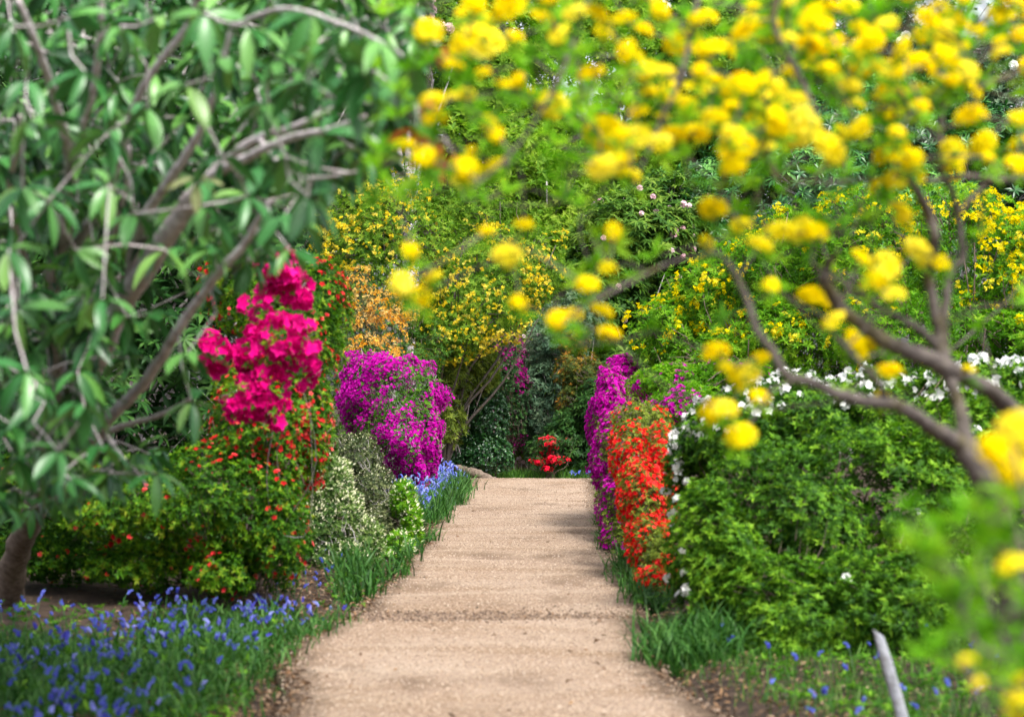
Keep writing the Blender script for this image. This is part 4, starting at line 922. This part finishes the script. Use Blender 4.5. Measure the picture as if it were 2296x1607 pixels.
YL([(2125, 840, 6.3), (2108, 780, 6.3), (2105, 740, 6.3), (2095, 692, 6.3), (2084, 631, 6.3), (2088, 579, 6.25), (2095, 528, 6.2), (2082, 481, 6.2), (2054, 425, 6.1), (2025, 380, 6.0)], [40, 30, 28, 26, 25, 24, 24, 24, 18, 8])
YL([(2105, 782, 6.3), (2064, 740, 6.25), (2012, 710, 6.2), (1961, 682, 6.2), (1910, 645, 6.15), (1872, 624, 6.1), (1820, 590, 6.0)], [18, 17, 15, 14, 13, 11, 6])
YL([(2122, 820, 6.5), (2116, 741, 6.5), (2124, 641, 6.5), (2138, 601, 6.5), (2158, 577, 6.5), (2150, 501, 6.5), (2140, 453, 6.45), (2130, 417, 6.4), (2112, 394, 6.4), (2108, 291, 6.4), (2115, 223, 6.4), (2090, 120, 6.3), (2080, -60, 6.2)], [24, 22, 20, 19, 18, 15, 14, 14, 14, 14, 13, 12, 9])
YL([(2420, 480, 7), (2350, 420, 6.8), (2296, 401, 6.6), (2238, 405, 6.5), (2178, 397, 6.5), (2130, 399, 6.4), (2066, 407, 6.3), (1958, 401, 6.2), (1850, 410, 6.1), (1740, 400, 6.0)], [22, 20, 18, 17, 16, 15, 14, 11, 9, 5])
YL([(2218, 405, 6.5), (2178, 445, 6.5), (2150, 477, 6.5)], [14, 14, 14])
YL([(2420, 480, 7), (2400, 200, 6.8), (2300, -20, 6.5), (2100, -160, 6.2), (1850, -180, 6.0), (1600, -150, 5.8), (1350, -110, 5.6), (1120, -60, 5.5), (980, 10, 5.5)], [30, 28, 26, 24, 22, 18, 16, 12, 6])
YL([(1850, -180, 6.0), (1735, 20, 6), (1779, 144, 6.0), (1807, 199, 6.0), (1830, 260, 5.9)], [20, 18, 15, 12, 8])
YL([(1600, -150, 5.8), (1560, 20, 5.8), (1530, 160, 5.7), (1470, 300, 5.7), (1420, 420, 5.6)], [15, 13, 11, 9, 5])
YL([(1350, -110, 5.6), (1300, 60, 5.6), (1230, 220, 5.5), (1150, 340, 5.5), (1060, 420, 5.4)], [13, 11, 10, 8, 5])
YL([(2420, 480, 7), (2500, 700, 7), (2400, 860, 6.95), (2330, 960, 6.9)], [26, 30, 38, 44])
YL([(1608, 566, 5.8), (1500, 590, 5.7), (1400, 640, 5.6), (1290, 700, 5.5)], [9, 8, 7, 5])
tr = [(1145, 12, 42), (1062, 10, 26), (1290, 30, 24), (1340, 35, 26), (1213, 40, 24), (960, 70, 30), (1075, 95, 46), (1480, 25, 22), (1575, 45, 30), (1530, 100, 40), (1606, 118, 42), (1410, 125, 26), (1670, 72, 28), (1722, 65, 32), (1820, 40, 28), (1850, 18, 26), (1905, 18, 26),
      (1755, 62, 24), (1870, 102, 28), (1815, 105, 30), (1990, 55, 24), (1935, 68, 20), (2080, 45, 30), (2115, 72, 30), (2130, 40, 24), (1935, 100, 22), (2120, 130, 30), (2062, 150, 36), (1985, 155, 26), (1930, 143, 28), (1825, 150, 24), (1865, 160, 28), (1710, 185, 28), (1640, 200, 26), (1562, 200, 28),
      (1592, 183, 26), (1450, 160, 24), (1500, 210, 24), (972, 225, 26), (975, 270, 26), (1240, 238, 36), (1095, 275, 18), (1160, 180, 16), (1085, 165, 18), (1112, 302, 18), (1355, 300, 42), (1425, 310, 42), (1350, 378, 34), (1388, 362, 34), (1512, 305, 28), (1560, 300, 34), (1600, 266, 28), (1650, 335, 38), (1645, 380, 28), (1740, 275, 34),
      (1795, 287, 42), (1782, 225, 28), (1720, 232, 32), (1700, 272, 26), (1860, 336, 38), (1930, 288, 26), (1990, 345, 30), (2022, 402, 38), (2045, 358, 26), (2140, 345, 34), (2206, 322, 30), (2175, 260, 30), (2175, 205, 26), (2058, 208, 28), (2055, 250, 30), (2000, 208, 30), (2280, 370, 26), (2285, 322, 22), (905, 328, 22),
      (950, 352, 22), (1042, 380, 28), (1105, 376, 26), (1175, 505, 22), (920, 562, 20), (1135, 572, 30), (1375, 520, 18), (900, 640, 26), (945, 664, 24), (968, 622, 18), (1163, 680, 20), (1250, 716, 22), (1278, 708, 22), (1315, 640, 24), (1362, 602, 22), (1350, 700, 24), (1365, 750, 24), (1600, 468, 28), (1662, 505, 20), (1705, 550, 24),
      (1752, 520, 32), (1795, 518, 30), (1828, 520, 24), (2055, 562, 34), (1985, 602, 34), (1960, 632, 26), (1930, 580, 24), (1825, 672, 38), (2005, 662, 26), (1870, 720, 24), (1915, 775, 32), (1950, 772, 22), (1605, 790, 32), (1635, 842, 34), (1672, 838, 30), (1705, 802, 18), (1702, 890, 22), (1598, 925, 28), (1628, 918, 28), (1663, 977, 30), (1994, 832, 24),
      (1730, 640, 18), (1585, 545, 16), (2020, 482, 30), (2110, 590, 20), (1975, 890, 16), (2170, 830, 16), (1060, 340, 14), (1180, 205, 16), (1090, 520, 16), (1480, 320, 22), (1455, 210, 20), (1770, 325, 20), (2255, 40, 24), (2225, 30, 18), (1640, 300, 24), (1390, 300, 20), (1545, 235, 20), (2160, 60, 20), (2290, 20, 22), (1250, 80, 18)]
for _ in range(400):
    x_, y_ = rng.uniform(1000, 2310), rng.uniform(-30, 420)
    if len(tr) < 225 and rng.random() < np.interp(x_, [1000, 1700, 2300], [.25, .8, 1]) * np.interp(y_, [0, 300, 420], [1, .8, .35]): tr.append((x_, y_, rng.uniform(14, 26)))
YTB = [tmpl_mesh('near_yellow_truss_%d' % i, loose_truss(n, .09, .66, t_flower(wid=.55, depth=.32, curl=.10), .56), ye_o) for i, n in enumerate((14, 17, 12, 15, 10, 16))]
TP = np.array([px(x, y, 6.0 + rng.uniform(-.5, .5) - .45 * max(0, (1700 - x) / 800)) for x, y, r in tr]); TS = np.array([r * 1.22 / F * p[1] for (x, y, r), p in zip(tr, TP)])
ax = nrm(np.array([0, -.5, .8]) + rng.normal(size=TP.shape) * .34)
place('flower_truss', YTB, ya, TP, frames_z(ax), TS, yb)
# leaf whorls
n = 2300; xx = rng.uniform(830, 2420, n); yy = rng.uniform(-200, 900, n)
den = np.interp(yy, [-200, -60, 20, 250, 420, 520, 700, 900], [.25, .35, 1, 1, .75, .35, .16, .05]) * np.interp(xx, [830, 1000, 1500, 2000, 2296], [.45, .85, 1, .75, .65])
den = np.where((yy > 460) & (xx < 1300), den * .25, den)
den *= np.clip(.55 + .9 * noise(np.c_[xx, yy, 0 * xx], .011, 1), 0, 1)
k = rng.random(n) < den * .78; xx, yy = xx[k], yy[k]; dd = rng.uniform(5.9, 7.8, len(xx)) - .5 * np.clip((1700 - xx) / 800, 0, 1)
LP = np.array([px(a, b, d) for a, b, d in zip(xx, yy, dd)])
g = Geo(); BL = t_leaf(w=.30, fold=.06, droop=.15)
rosettes(g, BL, LP, nrm(np.array([0, -.2, .8]) + rng.normal(size=LP.shape) * .35), 7, .066 * rng.uniform(.75, 1.2, len(LP)), elev=52, estd=18)
jt = rng.choice(len(TP), len(TP)); rosettes(g, BL, TP - np.array([0, -.02, .035]), ax, 6, .055, elev=70)
link('foliage', g.mesh('yellow_azalea_foliage', g_near, yb), ya, kind='stuff')
g = Geo(); connect(np.concatenate([TP, LP]), yl, yb, g, .0045, .0025)
link('twigs', g.mesh('yellow_azalea_twigs', bark_dark, yb), ya, kind='stuff')

# low shoots of another yellow azalea right beside the camera
nb_ = np.array(bs(2560, 4.1)); na = thing('yellow_azalea', 'blurred low yellow azalea shoot close to the lens below the brown trunk', 'shrub', nb_)
nl = []
for e in ((2270, 1000, 3.6), (2080, 1180, 4.1), (2190, 1260, 3.9), (2130, 1420, 4.0), (2240, 1520, 3.8), (2280, 1180, 3.7)):
    p1 = px(*e); g = Geo(); q0 = nb_ + [0, 0, .0]
    nl.append(tube(g, [q0, q0 * .6 + p1 * .4 + [.05, 0, .08], p1], [.014, .009, .004], 6, sub=6)); link('branch', g.mesh('near_branch', bark_dark, nb_), na)
sp = [(2060, 1165), (2110, 1190), (2160, 1150), (2230, 1170), (2280, 1130), (2120, 1330), (2180, 1300), (2250, 1310), (2290, 1260), (2100, 1440), (2160, 1420), (2230, 1420), (2290, 1400), (2180, 1500), (2240, 1540), (2290, 1500), (2140, 1280), (2200, 1220), (2070, 1230), (2295, 1590), (2215, 1360), (2150, 1370), (2260, 1230), (2280, 1450), (2195, 1450), (2250, 1480), (2110, 1250), (2295, 1340)]
SP = np.array([px(x + rng.normal(0, 14), y + rng.normal(0, 14), rng.uniform(3.6, 4.5)) for x, y in sp for _ in range(2)])
g = Geo(); rosettes(g, BL, SP, nrm(np.array([-.15, -.1, .8]) + rng.normal(size=SP.shape) * .3), 8, .055 * rng.uniform(.8, 1.2, len(SP)), elev=50, estd=18)
link('foliage', g.mesh('near_foliage', g_near, nb_), na, kind='stuff')
t2 = [(2240, 1010, 40), (2285, 960, 46), (2272, 1055, 40), (2230, 1000, 30), (2265, 1268, 30), (2290, 1262, 26), (2166, 1482, 18), (2190, 1530, 16), (2285, 1570, 30), (2298, 1520, 26), (2290, 1600, 32)]
P2 = np.array([px(x, y, 3.6 + rng.uniform(-.15, .2)) for x, y, r in t2]); place('flower_truss', YTB, na, P2, frames_z(nrm(np.array([-.2, -.4, .8]) + rng.normal(size=P2.shape) * .25)), np.array([r * 1.2 / F * p[1] for (x, y, r), p in zip(t2, P2)]), nb_)
g = Geo(); connect(np.concatenate([SP, P2]), nl, nb_, g, .004, .0025); link('twigs', g.mesh('near_twigs', bark_dark, nb_), na, kind='stuff')
